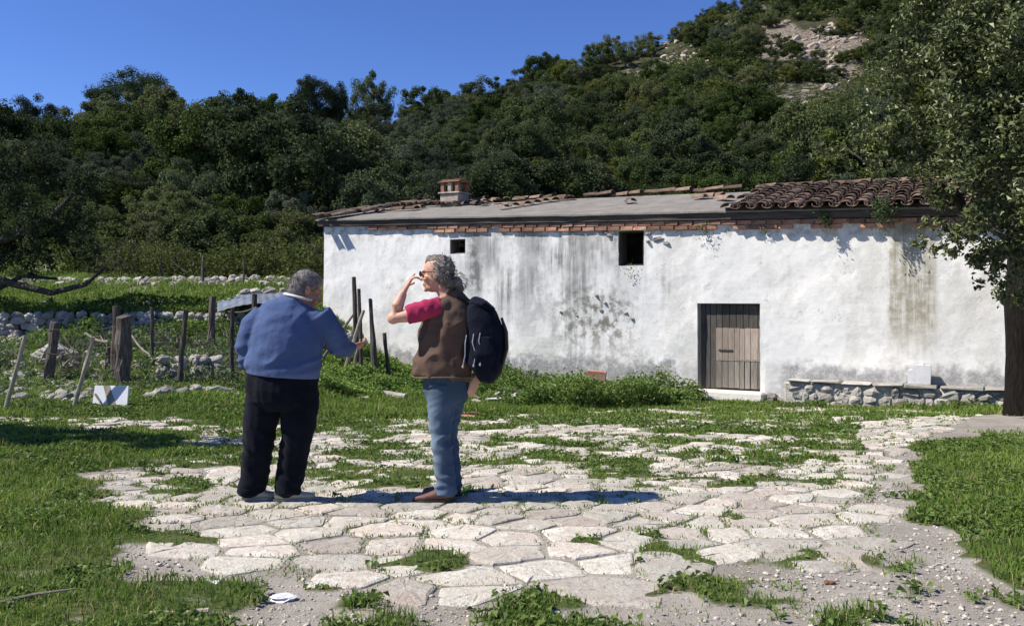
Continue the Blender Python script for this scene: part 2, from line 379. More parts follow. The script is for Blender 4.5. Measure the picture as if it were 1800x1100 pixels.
for c in cand:
    r = rad(*c)*(random.choice((.66, .8, .95, 1.15)) if not (c[1] < 4.6 and .15 < c[0] < 1.5) else 1)
    if acc:
        A = np.array(acc[-1200:]) if False else S
        d = np.hypot(A[:, 0]-c[0], (A[:, 1]-c[1])*AY)
        if d.min() < r: continue
    S = np.vstack([S, c]); acc.append(c)
SR = np.array([rad(*c) for c in S])
pv = inpoly(S[:, 0], S[:, 1], PAV)
gden = grass_den(S[:, 0], S[:, 1]); rr = RNG.random(len(S))
ACT = pv & ~((gden > .5) & (rr < np.where(S[:, 1] > 8.5, .66, .25)))
wear = fbm(S[:, 0]*.7, S[:, 1]*.7, 51)
ACT &= ~((S[:, 0] > 2.2) & (S[:, 1] < 6.5) & (wear+.12*(S[:, 0]-3) > .60))
stones = []
for i, c in enumerate(S):
    if not ACT[i]: continue
    d = np.hypot(S[:, 0]-c[0], (S[:, 1]-c[1])*AY); nb = np.argsort(d)[1:16]
    P = [(c[0]+.9*math.cos(k*math.pi/4), c[1]+.9*math.sin(k*math.pi/4)) for k in range(8)]
    gap = (.006+.012*random.random())*(1 if c[1] < 7 else 1.5)
    for j in nb:
        nx_, ny_ = S[j][0]-c[0], (S[j][1]-c[1])*AY*AY; mx, my = (S[j]+c)/2; ln = math.hypot(nx_, ny_)
        nx_, ny_ = nx_/ln, ny_/ln; mx -= nx_*gap; my -= ny_*gap; Q = []
        for k in range(len(P)):
            a, b = P[k], P[(k+1) % len(P)]; da = (a[0]-mx)*nx_+(a[1]-my)*ny_; db = (b[0]-mx)*nx_+(b[1]-my)*ny_
            if da <= 0: Q.append(a)
            if da*db < 0: t = da/(da-db); Q.append((a[0]+(b[0]-a[0])*t, a[1]+(b[1]-a[1])*t))
        P = Q
        if len(P) < 3: break
    if len(P) < 3: continue
    P2 = []
    for k in range(len(P)):
        a, b = P[k], P[(k+1) % len(P)]; l = math.hypot(b[0]-a[0], b[1]-a[1])
        m = max(1, int(l/.13)); 
        for q in range(m):
            u0, u1 = (q+.22)/m, (q+.8)/m
            for u in (((q+.08)/m, (q+.92)/m) if q in (0, m-1) and m < 3 else ((q+.5)/m,)) if m > 1 else (.1, .9): P2.append((a[0]+(b[0]-a[0])*u, a[1]+(b[1]-a[1])*u))
    jn = .012 if c[1] < 7 else .016
    P2 = [(x+random.uniform(-jn, jn), y+random.uniform(-jn, jn)) for x, y in P2]
    stones.append((c, P2, abs(sum(P2[k][0]*P2[(k+1) % len(P2)][1]-P2[(k+1) % len(P2)][0]*P2[k][1] for k in range(len(P2))))/2))
def stone_geo(c, P):
    h = random.uniform(.004, .014); tx, ty = random.uniform(-.02, .02), random.uniform(-.02, .02); n = len(P); V = []; t = random.random()
    cx = sum(p[0] for p in P)/n; cy = sum(p[1] for p in P)/n; g0 = gz1(cx, cy)
    for sc, hh in ((1.0, -.05), (.995, h-.010), (.975, h-.003), (.86, h+.002), (.45, h+.005)):
        for x, y in P:
            X, Y = cx+(x-cx)*sc, cy+(y-cy)*sc
            V.append((X, Y, gz1(X, Y)*.4+g0*.6+hh+(X-cx)*tx+(Y-cy)*ty+(random.uniform(-.004, .004) if sc < .9 else 0)))
    V.append((cx, cy, g0+h+.004+random.uniform(-.003, .004)))
    Fc = [(r*n+k, r*n+(k+1) % n, (r+1)*n+(k+1) % n, (r+1)*n+k) for r in range(4) for k in range(n)]+[(4*n+k, 4*n+(k+1) % n, 5*n) for k in range(n)]
    return V, Fc, t
pave = tag(bpy.data.objects.new('pavement', None), kind='structure'); COL.objects.link(pave)
stones.sort(key=lambda s: -s[2]/s[0][1]**3); rest = ([], [], [])
def with_tint(me, t, name='tint'):
    at = me.attributes.new('tint', 'FLOAT', 'POINT'); at.data.foreach_set('value', np.asarray(t, np.float32)); return me
for i, (c, P, A) in enumerate(stones):
    V, Fc, t = stone_geo(c, P)
    if i < 300:
        me = mesh_py('stone', V, Fc, False); with_tint(me, [t]*len(V)); ob('stone', me, M_stone, pave)
    else:
        b = len(rest[0]); rest[0].extend(V); rest[1].extend([[b+k for k in f] for f in Fc]); rest[2].extend([t]*len(V))
if rest[0]:
    o = ob('small_stones', with_tint(mesh_py('small_stones', rest[0], rest[1]), rest[2]), M_stone, pave); tag(o, kind='stuff')
print('paving stones', len(stones))

# ---------------------------------------------------------------- grass, weeds, gravel
M_grass = leaf_mat('grass_blade', (.075, .13, .026), (.26, .35, .085), .6, .38, .15)
M_weed = leaf_mat('weed_leaf', (.075, .13, .028), (.26, .36, .10), .55, .32, .22)
M_dry = leaf_mat('dry_blade', (.16, .13, .06), (.30, .25, .13), .8, .2, .1)
def scatter(x0, x1, y0, y1, n, fan=True, rng=RNG):
    y = rng.uniform(y0, y1, n); x = rng.uniform(x0, x1, n)
    if fan: x = rng.uniform(-1, 1, n)*(.63*y+.3); keep = (x > x0) & (x < x1); x, y = x[keep], y[keep]
    return x, y
ActS = S[ACT]; ActR = SR[ACT]
def off_stone(X, Y):
    """False where a paving stone lies under the point (voronoi test), True in the joints and beside them"""
    ok = np.ones(len(X), bool)
    for k in range(0, len(X), 4000):
        dx = X[k:k+4000, None]-S[None, :, 0]; dy = (Y[k:k+4000, None]-S[None, :, 1])*AY; d = np.hypot(dx, dy)
        j = np.argpartition(d, 1, axis=1)[:, :2]; dd = np.take_along_axis(d, j, 1); o_ = np.argsort(dd, 1); j = np.take_along_axis(j, o_, 1); dd = np.take_along_axis(dd, o_, 1)
        edge = (dd[:, 1]-dd[:, 0])*.5
        ok[k:k+4000] = ~(ACT[j[:, 0]] & (edge > .030))
    return ok
def in_shut(X, Y):                                       # not inside the house
    s = (X+4.8)*.879+(Y-21.8)*-.476; t = (X+4.8)*.476+(Y-21.8)*.879
    return (s > -.05) & (t > -.03) & (t < 7)
def grass_zone(name, x0, x1, y0, y1, per, h, w, lim=1.):
    area = (y1-y0)*(.63*(y0+y1)/2+.3)*2; X, Y = scatter(x0, x1, y0, y1, int(area*per))
    d = grass_den(X, Y); pav = inpoly(X, Y, PAV)
    free = np.ones(len(X), bool); idx = np.where(pav)[0]
    if len(idx): free[idx] = off_stone(X[idx], Y[idx])
    joint = pav & free; big = fbm(X*1.1, Y*1.1, 61)
    over = RNG.random(len(X)) < .45*sstep(.6, .95, d)
    p = np.where(pav, np.where(free, np.maximum(d, .10+.5*sstep(.45, .6, big)), np.where(over, d, 0)), d)
    keep = (RNG.random(len(X)) < p*lim) & ~in_shut(X, Y) & ((Y < 8.5) | ~inpoly(X, Y, GRp) | (Y < 30))
    X, Y, d, joint = X[keep], Y[keep], d[keep], joint[keep]
    n = len(X); tuft = fbm(X*3, Y*3, 71, 2); hh = h*(.45+1.1*tuft)*RNG.uniform(.6, 1.3, n)*np.where(d < .5, .55, 1)*np.where(inpoly(X, Y, PAV), .62, 1.)
    t = np.clip(.2+.6*fbm(X*1.2, Y*1.2, 81)*1.2-.25+RNG.normal(0, .2, n), 0, .84); t = np.where(RNG.random(n) < .07, 1., t)
    return X, Y, gz(X, Y)+.012*(Y < 9), hh, w*RNG.uniform(.6, 1.4, n), RNG.uniform(.1, .9, n), t
zones = [grass_zone('a', -9, 9, 3.3, 5.2, 3600, .060, .0055), grass_zone('b', -9, 9, 5.2, 8, 2900, .062, .0075), grass_zone('c', -9, 9, 8, 12, 1900, .07, .011),
         grass_zone('d', -12, 9, 12, 20.2, 800, .11, .017), grass_zone('e', -20, -2.5, 20.3, 33, 300, .16, .03)]
Z = [np.concatenate([z[k] for z in zones]) for k in range(7)]
o = ob('grass', blades_mesh('grass', *Z), M_grass); tag(o, kind='stuff'); print('blades', len(Z[0]))
# low leafy weeds among the grass
X, Y = scatter(-9, 9, 3.3, 12.5, 190000); d = grass_den(X, Y); cl = fbm(X*2.3, Y*2.3, 91, 2)
k = (RNG.random(len(X)) < d*sstep(.42, .6, cl)*np.where(inpoly(X, Y, PAV), .35, .8)); X, Y = X[k], Y[k]; idx = off_stone(X, Y) | (RNG.random(len(X)) < .25); X, Y = X[idx], Y[idx]
n = len(X); Pz = gz(X, Y)+.015+RNG.random(n)*.06*fbm(X*3, Y*3, 71, 2)*1.3
nr = rand_dirs(n)*.7+[0, 0, 1]
o = ob('clover', leaves_mesh('clover', np.stack([X, Y, Pz], 1), nr, RNG.uniform(.016, .040, n)*(1+.06*Y), .75, np.clip(RNG.normal(.5, .28, n), 0, 1)), M_weed); tag(o, kind='stuff'); print('clover', n)
# tall leafy nettles along the house wall
def weed_bank(pts, per, hmax, leaf, seed):
    rng = np.random.default_rng(seed); P = []; 
    xs = [p[0] for p in pts]; ys = [p[1] for p in pts]
    n = int((max(xs)-min(xs))*(max(ys)-min(ys))*per); X = rng.uniform(min(xs), max(xs), n); Y = rng.uniform(min(ys), max(ys), n)
    k = inpoly(X+.5*(vnoise(X*1.7, Y*1.7, 5)-.5), Y+.5*(vnoise(X*1.7, Y*1.7, 6)-.5), pts) & ~in_shut(X-.04, Y-.08); X, Y = X[k], Y[k]
    H = hmax*(.35+.9*fbm(X*1.6, Y*1.6, 8, 3))*rng.uniform(.75, 1.1, len(X))
    H = H*np.clip(fbm(X*1.1+9, Y*1.1, 4)*3.2-1.0, .18, 1.2)
    m = 9; u = rng.random((len(X), m))**.6
    PX = X[:, None]+rng.normal(0, leaf*1.0, u.shape); PY = Y[:, None]+rng.normal(0, leaf*1.0, u.shape); PZ = gz(X, Y)[:, None]+u*H[:, None]
    P = np.stack([PX, PY, PZ], -1).reshape(-1, 3); nr = rand_dirs(len(P), rng)*.75+[0, 0, .8]
    t = np.clip(.15+.6*u.ravel()*np.repeat(fbm(X, Y, 3)*1.6, m)+rng.normal(0, .2, len(P)), 0, 1)
    return leaves_mesh('weeds', P, nr, leaf*rng.uniform(.6, 1.5, len(P)), .55, t, .15, rng)
B1 = poly((835, 700), (870, 672), (905, 652), (1000, 655), (1090, 672), (1190, 696), (1240, 705), (1170, 716), (1000, 722), (900, 718))
B2 = poly((562, 650), (600, 625), (700, 640), (745, 655), (745, 690), (640, 694), (562, 690))
B3 = poly((1240, 704), (1330, 708), (1450, 712), (1440, 718), (1330, 716), (1230, 714)); B4 = poly((1640, 718), (1700, 712), (1775, 716), (1775, 724), (1660, 724))
B6 = poly((60, 650), (240, 650), (420, 640), (440, 600), (250, 590), (60, 600)); B7 = poly((240, 700), (430, 690), (430, 640), (250, 650)); B8 = poly((0, 700), (120, 690), (150, 655), (0, 640))
B5 = poly((745, 655), (850, 650), (905, 650), (870, 672), (835, 690), (745, 680))
for i, (b, per, h, lf) in enumerate(((B1, 230, .52, .066), (B2, 260, .42, .065), (B3, 240, .14, .045), (B4, 300, .22, .05), (B5, 220, .42, .06), (B6, 60, .32, .06), (B7, 70, .2, .05), (B8, 70, .2, .05))):
    o = ob('weeds', weed_bank(b, per, h, lf, 100+i), M_weed); tag(o, kind='stuff')
# gravel and crumbs on bare earth
def pebble(seed):
    V, Fc = [], []; rng = random.Random(seed); ellipsoid(V, Fc, (0, 0, 0), (1, .8, .55), None, 6, 4); return [tuple(v*rng.uniform(.8, 1.2)) for v in V], Fc
X, Y = scatter(-5, 6, 3.4, 9, 26000); k = (grass_den(X, Y) < .3) & ((~inpoly(X, Y, PAV)) | (RNG.random(len(X)) < .2)); X, Y = X[k], Y[k]; n = len(X)
pvs, pf = pebble(3); pvs = np.array(pvs); tri = [f for f in pf if len(f) == 3]+[q for f in pf if len(f) == 4 for q in ([f[0], f[1], f[2]], [f[0], f[2], f[3]])]
sc = .004+.014*RNG.random(n)**4; an = RNG.random(n)*6.28; ca, sa = np.cos(an), np.sin(an)
VV = np.stack([(pvs[None, :, 0]*ca[:, None]-pvs[None, :, 1]*sa[:, None])*sc[:, None]+X[:, None], (pvs[None, :, 0]*sa[:, None]+pvs[None, :, 1]*ca[:, None])*sc[:, None]+Y[:, None], pvs[None, :, 2]*sc[:, None]+(gz(X, Y)+.004)[:, None]], -1)
FF = (np.arange(n)[:, None, None]*len(pvs)+np.array(tri)[None]).reshape(-1, 3)
o = ob('gravel', mesh_np('gravel', VV.reshape(-1, 3), FF, False, np.repeat(RNG.random(n), len(pvs))), M_stone); tag(o, kind='stuff')

# ---------------------------------------------------------------- the farmhouse
U = Vector((.879, -.476, 0)).normalized(); T = Vector((-U.y, U.x, 0)); H0 = Vector((-4.8, 21.8, 0))
house = bpy.data.objects.new('farmhouse', None); COL.objects.link(house); house.location = H0; house.rotation_euler = (0, 0, math.atan2(U.y, U.x))
tag(house, 'long low whitewashed stone farmhouse with a tiled roof and one small plank door', 'house')
def hp(s, t, z): return H0+U*s+T*t+Vector((0, 0, z))
def SZ(px, py, t=0.):
    """place on the house front seen at a photo pixel"""
    a = (px-900)/F; ox = H0.x+T.x*t; oy = H0.y+T.y*t
    s = (a*oy-ox)/(U.x-a*U.y); return s, CZ-(py-HY)/F*(oy+U.y*s)
SE = 16.6; ztop = lambda s: 3.42-.026*s; zrid = lambda s: 4.06-.014*s; FT = .17
zbrk = lambda s: ztop(s)-FT; zwh = lambda s: ztop(s)-FT-(.0 if s < 1.3 else .19)
d0, dz1 = SZ(1226, 533); d1, _ = SZ(1336, 533); dz0 = SZ(1280, 686)[1]
w0, wz1 = SZ(1087, 406); w1, _ = SZ(1132, 406); wz0 = SZ(1110, 467)[1]
v0, vz1 = SZ(791, 421); v1, _ = SZ(818, 421); vz0 = SZ(805, 446)[1]
print('door', d0, d1, dz0, dz1, 'win', w0, w1, wz0, wz1, v0, v1, vz0, vz1)
def f_wall(nt, o):
    v = coords(nt); sp = N(nt, 'SeparateXYZ'); L(nt, v, sp.inputs[0]); s, z = sp.outputs[0], sp.outputs[2]
    n1 = nz(nt, v, .8, 5, .6); n2 = nz(nt, v, 5, 6, .65); n3 = nz(nt, v, 32, 5, .7)
    vst = coords(nt, scale=(3.1, 1, .22)); st = nz(nt, vst, 1.6, 5, .62); vst2 = coords(nt, scale=(11, 1, .5)); st2 = nz(nt, vst2, 1.3, 4, .7)
    def band(v_, a, b, c, d): return mth(nt, 'MULTIPLY', mrange(nt, v_, a, b), mrange(nt, v_, c, d, 1, 0))
    c = mixc(nt, mrange(nt, n1, .35, .7), (.80, .785, .75), (.70, .695, .675))
    c = mixc(nt, mth(nt, 'MULTIPLY', mrange(nt, n2, .48, .7), .55), c, (.56, .555, .53)); c = mixc(nt, mth(nt, 'MULTIPLY', mth(nt, 'MULTIPLY', mrange(nt, nz(nt, coords(nt, scale=(1, 1, .5)), .9, 6, .7), .50, .60), mrange(nt, n3, .4, .6, .5, 1)), .45), c, (.47, .45, .40))
    # rain streaks below the roof edge
    reg = mth(nt, 'MULTIPLY', band(s, 3.6, 4.6, 6.6, 9.7), mrange(nt, z, .0, 1.9, .45, 1))
    k = mth(nt, 'MULTIPLY', mrange(nt, mth(nt, 'ADD', mth(nt, 'MULTIPLY', st, .6), mth(nt, 'MULTIPLY', st2, .4)), .40, .58), reg)
    k = mth(nt, 'MULTIPLY', k, mrange(nt, n2, .2, .6, .5, 1)); k = mth(nt, 'MULTIPLY', k, mrange(nt, nz(nt, coords(nt, scale=(1.2, 1, .7)), 1.0, 4, .6), .40, .60)); c = mixc(nt, mth(nt, 'MULTIPLY', k, .85), c, (.14, .14, .135))
    br = mth(nt, 'MULTIPLY', reg, mrange(nt, nz(nt, coords(nt, scale=(1.3, 1, .45)), 1.1, 5, .65), .42, .62)); c = mixc(nt, mth(nt, 'MULTIPLY', br, .62), c, (.27, .27, .26))
    # narrow black run left of the streaked area
    for a, w_, zz0, zz1, am in ((4.45, .16, 1.3, 2.95, .85), (4.6, .10, .6, 2.2, .6), (2.45, .1, .9, 1.9, .35), (6.15, .12, .9, 2.6, .4), (8.05, .14, 1.5, 2.8, .4), (9.0, .05, 1.2, 2.0, .4), (9.12, .04, 1.3, 1.9, .35)):
        kk = mth(nt, 'MULTIPLY', band(s, a-w_*1.6, a, a, a+w_*1.6), band(z, zz0, zz0+.5, zz1-.1, zz1+.2)); kk = mth(nt, 'MULTIPLY', kk, mrange(nt, mth(nt, 'ADD', n2, mth(nt, 'MULTIPLY', st, .6)), .6, .95))
        c = mixc(nt, mth(nt, 'MULTIPLY', kk, am), c, (.10, .105, .10))
    # mould blotches at mid height
    kk = mth(nt, 'MULTIPLY', mth(nt, 'MULTIPLY', band(s, 6.1, 7.1, 7.9, 8.6), band(z, .1, .8, 1.3, 1.9)), mrange(nt, n2, .43, .62)); c = mixc(nt, mth(nt, 'MULTIPLY', kk, .85), c, (.13, .125, .09))
    kk = mth(nt, 'MULTIPLY', band(s, 2., 3.2, 9.5, 10.), mrange(nt, z, .0, .9, 1, 0)); c = mixc(nt, mth(nt, 'MULTIPLY', mth(nt, 'MULTIPLY', kk, mrange(nt, n2, .35, .65)), .4), c, (.45, .42, .33))
    # yellow-grey vertical stain near the right end
    e = mth(nt, 'MULTIPLY', mth(nt, 'SUBTRACT', n2, .5), .25); s2 = mth(nt, 'ADD', s, e)
    kk = mth(nt, 'MULTIPLY', band(s2, 13.18, 13.3, 13.95, 14.08), band(z, -.1, 1.3, 3., 3.2)); kk = mth(nt, 'MULTIPLY', kk, mrange(nt, mth(nt, 'ADD', st2, n2), .75, 1.2, .35, 1)); c = mixc(nt, mth(nt, 'MULTIPLY', kk, .95), c, (.30, .275, .20))
    # damp grey foot of the wall
    zf = mth(nt, 'ADD', mth(nt, 'ADD', z, mth(nt, 'MULTIPLY', n2, -.55)), mth(nt, 'MULTIPLY', n1, -.3)); foot = mrange(nt, zf, -.42, -.10, 1, 0)
    foot = mth(nt, 'MULTIPLY', foot, mrange(nt, n2, .3, .55, .45, 1)); foot = mth(nt, 'MULTIPLY', foot, mrange(nt, mth(nt, 'ABSOLUTE', mth(nt, 'SUBTRACT', s, 10.3)), .6, 1.3, .15, 1))
    c = mixc(nt, mth(nt, 'MULTIPLY', foot, .85), c, (.20, .20, .20)); c = mixc(nt, mth(nt, 'MULTIPLY', mth(nt, 'MULTIPLY', foot, mrange(nt, n3, .52, .6)), .6), c, (.55, .54, .52))
    # chips through to the stone, dirt beneath the roof edge
    ch = mth(nt, 'MULTIPLY', mrange(nt, nz(nt, v, 2.2, 3, .5), .60, .66), mrange(nt, n3, .52, .62)); c = mixc(nt, mth(nt, 'MULTIPLY', ch, .6), c, (.32, .26, .2))
    zt = mth(nt, 'ADD', z, mth(nt, 'MULTIPLY', s, .026)); tp = mth(nt, 'MULTIPLY', mrange(nt, zt, 2.75, 3.1), mrange(nt, n2, .45, .62)); c = mixc(nt, mth(nt, 'MULTIPLY', tp, .55), c, (.27, .24, .18))
    h = mth(nt, 'ADD', mth(nt, 'MULTIPLY', n2, 1.4), mth(nt, 'ADD', mth(nt, 'MULTIPLY', n3, .35), mth(nt, 'MULTIPLY', ch, -.6)))
    principled(nt, o, c, .92, bump(nt, h, .35, .02), .1)
M_wall = mat('whitewash', f_wall)
M_brick = rough_mat('terracotta_brick', (.31, .125, .08), (.40, .25, .18), 9, .6, .01, .9, .15, .4)
M_tile = rough_mat('old_roof_tile', (.22, .145, .105), (.115, .093, .075), 6, .7, .012, .92, .15, .45)
M_felt = rough_mat('roof_screed', (.19, .175, .155), (.25, .235, .21), 2.2, .6, .02, .95, .1, 0)
M_fascia = rough_mat('dark_eave', (.075, .062, .052), (.13, .11, .095), 5, .7, .02, .95, .1, .2, stretch=(.4, 1, 3))
M_plaster = rough_mat('old_plaster', (.62, .58, .51), (.72, .69, .63), 6, .5, .015, .92, .1, .1)
M_ledge = rough_mat('dirty_ledge', (.34, .32, .28), (.52, .49, .44), 5, .8, .02, .92, .1, .3)
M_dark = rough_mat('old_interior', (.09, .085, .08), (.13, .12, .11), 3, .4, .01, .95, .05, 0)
M_rock = rough_mat('field_stone', (.36, .33, .29), (.52, .49, .44), 5, .8, .03, .92, .12, .3)
M_greywood = rough_mat('weathered_grey_wood', (.19, .165, .135), (.29, .26, .22), 9, .7, .006, .9, .12, .25, stretch=(5, 5, .5))
M_darkwood = rough_mat('dark_grey_board', (.060, .055, .048), (.105, .095, .083), 9, .5, .005, .85, .15, .2, stretch=(5, 5, .4))
M_palewood = rough_mat('pale_old_board', (.30, .235, .185), (.42, .36, .30), 8, .7, .006, .9, .12, .2, stretch=(5, 5, .5))
M_post = rough_mat('fence_post_wood', (.055, .045, .038), (.15, .125, .105), 8, .9, .012, .92, .12, .25, stretch=(4, 4, .5))
M_stick = rough_mat('pale_stick', (.22, .19, .15), (.36, .32, .26), 10, .7, .006, .9, .12, .2)
M_barkshade = rough_mat('shaded_bark', (.010, .009, .0075), (.026, .023, .019), 9, 1., .03, .95, .1, .1, stretch=(3, 3, .6))  # near-black copy of the bark, canopy shade put into the trunk colour
M_bark = rough_mat('bark', (.055, .047, .04), (.12, .105, .09), 9, 1., .03, .95, .1, .3, stretch=(3, 3, .8))

def wall_grid():
    ss = sorted(set([0, SE, d0, d1, w0, w1, v0, v1]+list(np.arange(.12, SE, .12))))
    zs = sorted(set([dz0, dz1, wz0, wz1, vz0, vz1]+list(np.arange(-1.1, 2.5, .12))))
    def cl(a, fix):
        o_ = []
        for x in a:
            if x not in fix and any(abs(x-f) < .05 for f in fix): continue
            o_.append(x)
        return o_
    ss = cl(ss, [d0, d1, w0, w1, v0, v1]); zs = cl(zs, [dz0, dz1, wz0, wz1, vz0, vz1]); zs = zs+['a', 'b', 'c', 'd', 'e']
    fr = {'a': .2, 'b': .42, 'c': .63, 'd': .82, 'e': 1.}; V = []; idx = {}
    zl = [z for z in zs if not isinstance(z, str)][-1]
    for i, s in enumerate(ss):
        for j, z in enumerate(zs):
            zz = z if not isinstance(z, str) else zl+(zbrk(s)-.0-zl)*fr[z]
            edge = any(abs(s-q) < .02 for q in (d0, d1)) and zz <= dz1+.02
            y = .05*(fbm(s*.6, zz*.6, 7)-.5)+.028*(fbm(s*2.6, zz*2.6, 9)-.5)+(-.05*max(0, .3-zz) if not edge else 0)
            ds = -.03*max(0, 2.4-zz) if s == 0 else 0
            near = min(max(abs(s-(a+b)/2)-(b-a)/2, abs(zz-(c+e)/2)-(e-c)/2) for a, b, c, e in ((d0, d1, dz0, dz1), (w0, w1, wz0, wz1), (v0, v1, vz0, vz1)))
            if abs(near) < .02: ds += .012*(fbm(s*9, zz*9, 3)-.5)*2
            idx[i, j] = len(V); V.append((s+ds, y, zz))
    Fc = []
    def hole(s, z):
        return (d0 < s < d1 and z < dz1 and z > dz0) or (w0 < s < w1 and wz0 < z < wz1) or (v0 < s < v1 and vz0 < z < vz1)
    zz = [z if not isinstance(z, str) else 5 for z in zs]
    for i in range(len(ss)-1):
        for j in range(len(zs)-1):
            sm = (ss[i]+ss[i+1])/2; zm = (zz[j]+zz[j+1])/2
            if not hole(sm, zm): Fc.append((idx[i, j], idx[i+1, j], idx[i+1, j+1], idx[i, j+1]))
    # reveals go back into the thickness of the wall
    b = {}
    def back(k):
        if k not in b: x, y, z = V[idx[k]]; b[k] = len(V); V.append((x+(.0), .42, z))
        return b[k]
    for a0, a1, c0, c1 in ((d0, d1, dz0, dz1), (w0, w1, wz0, wz1), (v0, v1, vz0, vz1)):
        ii = [i for i, s in enumerate(ss) if a0-.001 <= s <= a1+.001]; jj = [j for j, z in enumerate(zs) if not isinstance(z, str) and c0-.001 <= z <= c1+.001]
        loop = [(i, jj[0]) for i in ii]+[(ii[-1], j) for j in jj[1:]]+[(i, jj[-1]) for i in ii[::-1][1:]]+[(ii[0], j) for j in jj[::-1][1:]]
        for q in range(len(loop)-1): Fc.append((idx[loop[q]], idx[loop[q+1]], back(loop[q+1]), back(loop[q])))
    return mesh_py('wall', V, Fc, True)
o = ob('wall', wall_grid(), M_wall, house)
o.data.polygons.foreach_set('use_smooth', [False]*len(o.data.polygons))
def slabwall(pts, name='wall', m=None):
    V = [p for p in pts]; n = len(V)//2; return ob(name, mesh_py(name, V, [list(range(n)), list(range(n, 2*n))[::-1]]+[(k, n+k, n+(k+1) % n, (k+1) % n) for k in range(n)]), m or M_wall, house)
def gable(s0, s1, sr):
    prof = [(.02 if s0 < 1 else .43, -1.1), (6.6, -1.1), (6.6, ztop(sr)-FT-.03), (3.2, zrid(sr)-FT-.03), (.02 if s0 < 1 else .43, ztop(sr)-FT-.03)]
    return slabwall([(s0+(.11 if z < 0 and s0 < 1 else .0)-.0, t, z) for t, z in prof]+[(s1, t, z) for t, z in prof])
gable(.004, .42, .3); gable(SE-.42, SE-.004, SE)
slabwall([(.43, 6.2, -1.1), (SE-.43, 6.2, -1.1), (SE-.43, 6.2, 3.0-FT), (.43, 6.2, 3.0-FT), (.43, 6.59, -1.1), (SE-.43, 6.59, -1.1), (SE-.43, 6.59, 2.95-FT), (.43, 6.59, 2.95-FT)])
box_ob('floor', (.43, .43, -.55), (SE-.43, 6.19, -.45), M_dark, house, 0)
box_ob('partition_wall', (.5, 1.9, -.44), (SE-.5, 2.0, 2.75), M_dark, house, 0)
# roof: sloping screed slab with a dark edge
OV = .17
def rz(s, t): return zrid(s)+(ztop(s)-zrid(s))*(3.2-t)/(3.2+OV) if t <= 3.2 else zrid(s)+(2.95-zrid(s))*(t-3.2)/3.6
def roof_mesh():
    V, Fc = [], []; ss = np.linspace(-.14, SE+.15, 90); ts = [-OV, -OV+.08, .4, 1., 1.7, 2.4, 3.2, 4.2, 5.4, 6.8]; nt_ = len(ts)
    for s in ss:
        for t in ts:
            w = .025*(fbm(s*1.1, t*1.3, 4)-.5)+(.012*(vnoise(s*3, 0, 6)-.5) if t < 0 else 0); V.append((s, t+(.02*(vnoise(s*2.3, 1, 7)-.5) if t == ts[0] else 0), rz(s, t)+w))
    for i in range(len(ss)-1):
        for j in range(nt_-1): Fc.append((i*nt_+j, (i+1)*nt_+j, (i+1)*nt_+j+1, i*nt_+j+1))
    return V, Fc, len(ss), nt_
V, Fc, na, nb_ = roof_mesh(); b = len(V); V2 = V+[(x, y, z-.035) for x, y, z in V]
F2 = Fc+[[b+k for k in f[::-1]] for f in Fc]+[(i*nb_, b+i*nb_, b+(i+1)*nb_, (i+1)*nb_) for i in range(na-1)]+[(j, j+1, b+j+1, b+j) for j in range(nb_-1)]+[((na-1)*nb_+j, b+(na-1)*nb_+j, b+(na-1)*nb_+j+1, (na-1)*nb_+j+1) for j in range(nb_-1)]
roof = ob('roof', mesh_py('roof', V2, F2), M_felt, house)
V, Fc = [], []
ss = np.linspace(-.1, SE, 60)
for i, s in enumerate(ss):
    dy = .02*(vnoise(s*1.7, 3, 9)-.5)
    for t, dz in ((-.12+dy, -.036), (-.115+dy, -FT+.01), (.46, -FT+.01), (.46, -.036)): V.append((s, t, ztop(s)+dz+(.05 if t > 0 and dz > -.1 else 0)))
for i in range(len(ss)-1):
    for k in range(4): k2 = (k+1) % 4; Fc.append((i*4+k, i*4+k2, (i+1)*4+k2, (i+1)*4+k))
Fc += [(0, 3, 2, 1), tuple((len(ss)-1)*4+k for k in range(4))]
ob('fascia', mesh_py('fascia', V, Fc), M_fascia, house)
# two courses of flat bricks between the white wall and the eave
protos = []
for k in range(5):
    V, Fc = [], []; box(V, Fc, (-.137, -.05, -.040), (.137, .05, .040), .008, .006); protos.append(mesh_py('brick', V, Fc)); protos[-1].materials.append(M_brick)
import bmesh
for me in protos:
    bm = bmesh.new(); bm.from_mesh(me); bmesh.ops.recalc_face_normals(bm, faces=bm.faces); bm.to_mesh(me); bm.free()
for row in (0, 1):
    s = 1.45+(.15 if row else 0)+(2.1 if row == 0 else 0)
    while s < SE-.3:
        z = zbrk(s)-.052-(.092 if row == 0 else 0)
        if random.random() < (.05 if row else .16): s += .292; continue
        ob('brick', random.choice(protos), None, house, (s, -.022+random.uniform(-.012, .012), z), (random.uniform(-.03, .03), random.uniform(-.02, .02)+.026, random.uniform(-.04, .04)), (random.uniform(.92, 1.02), 1, 1))
        s += .292
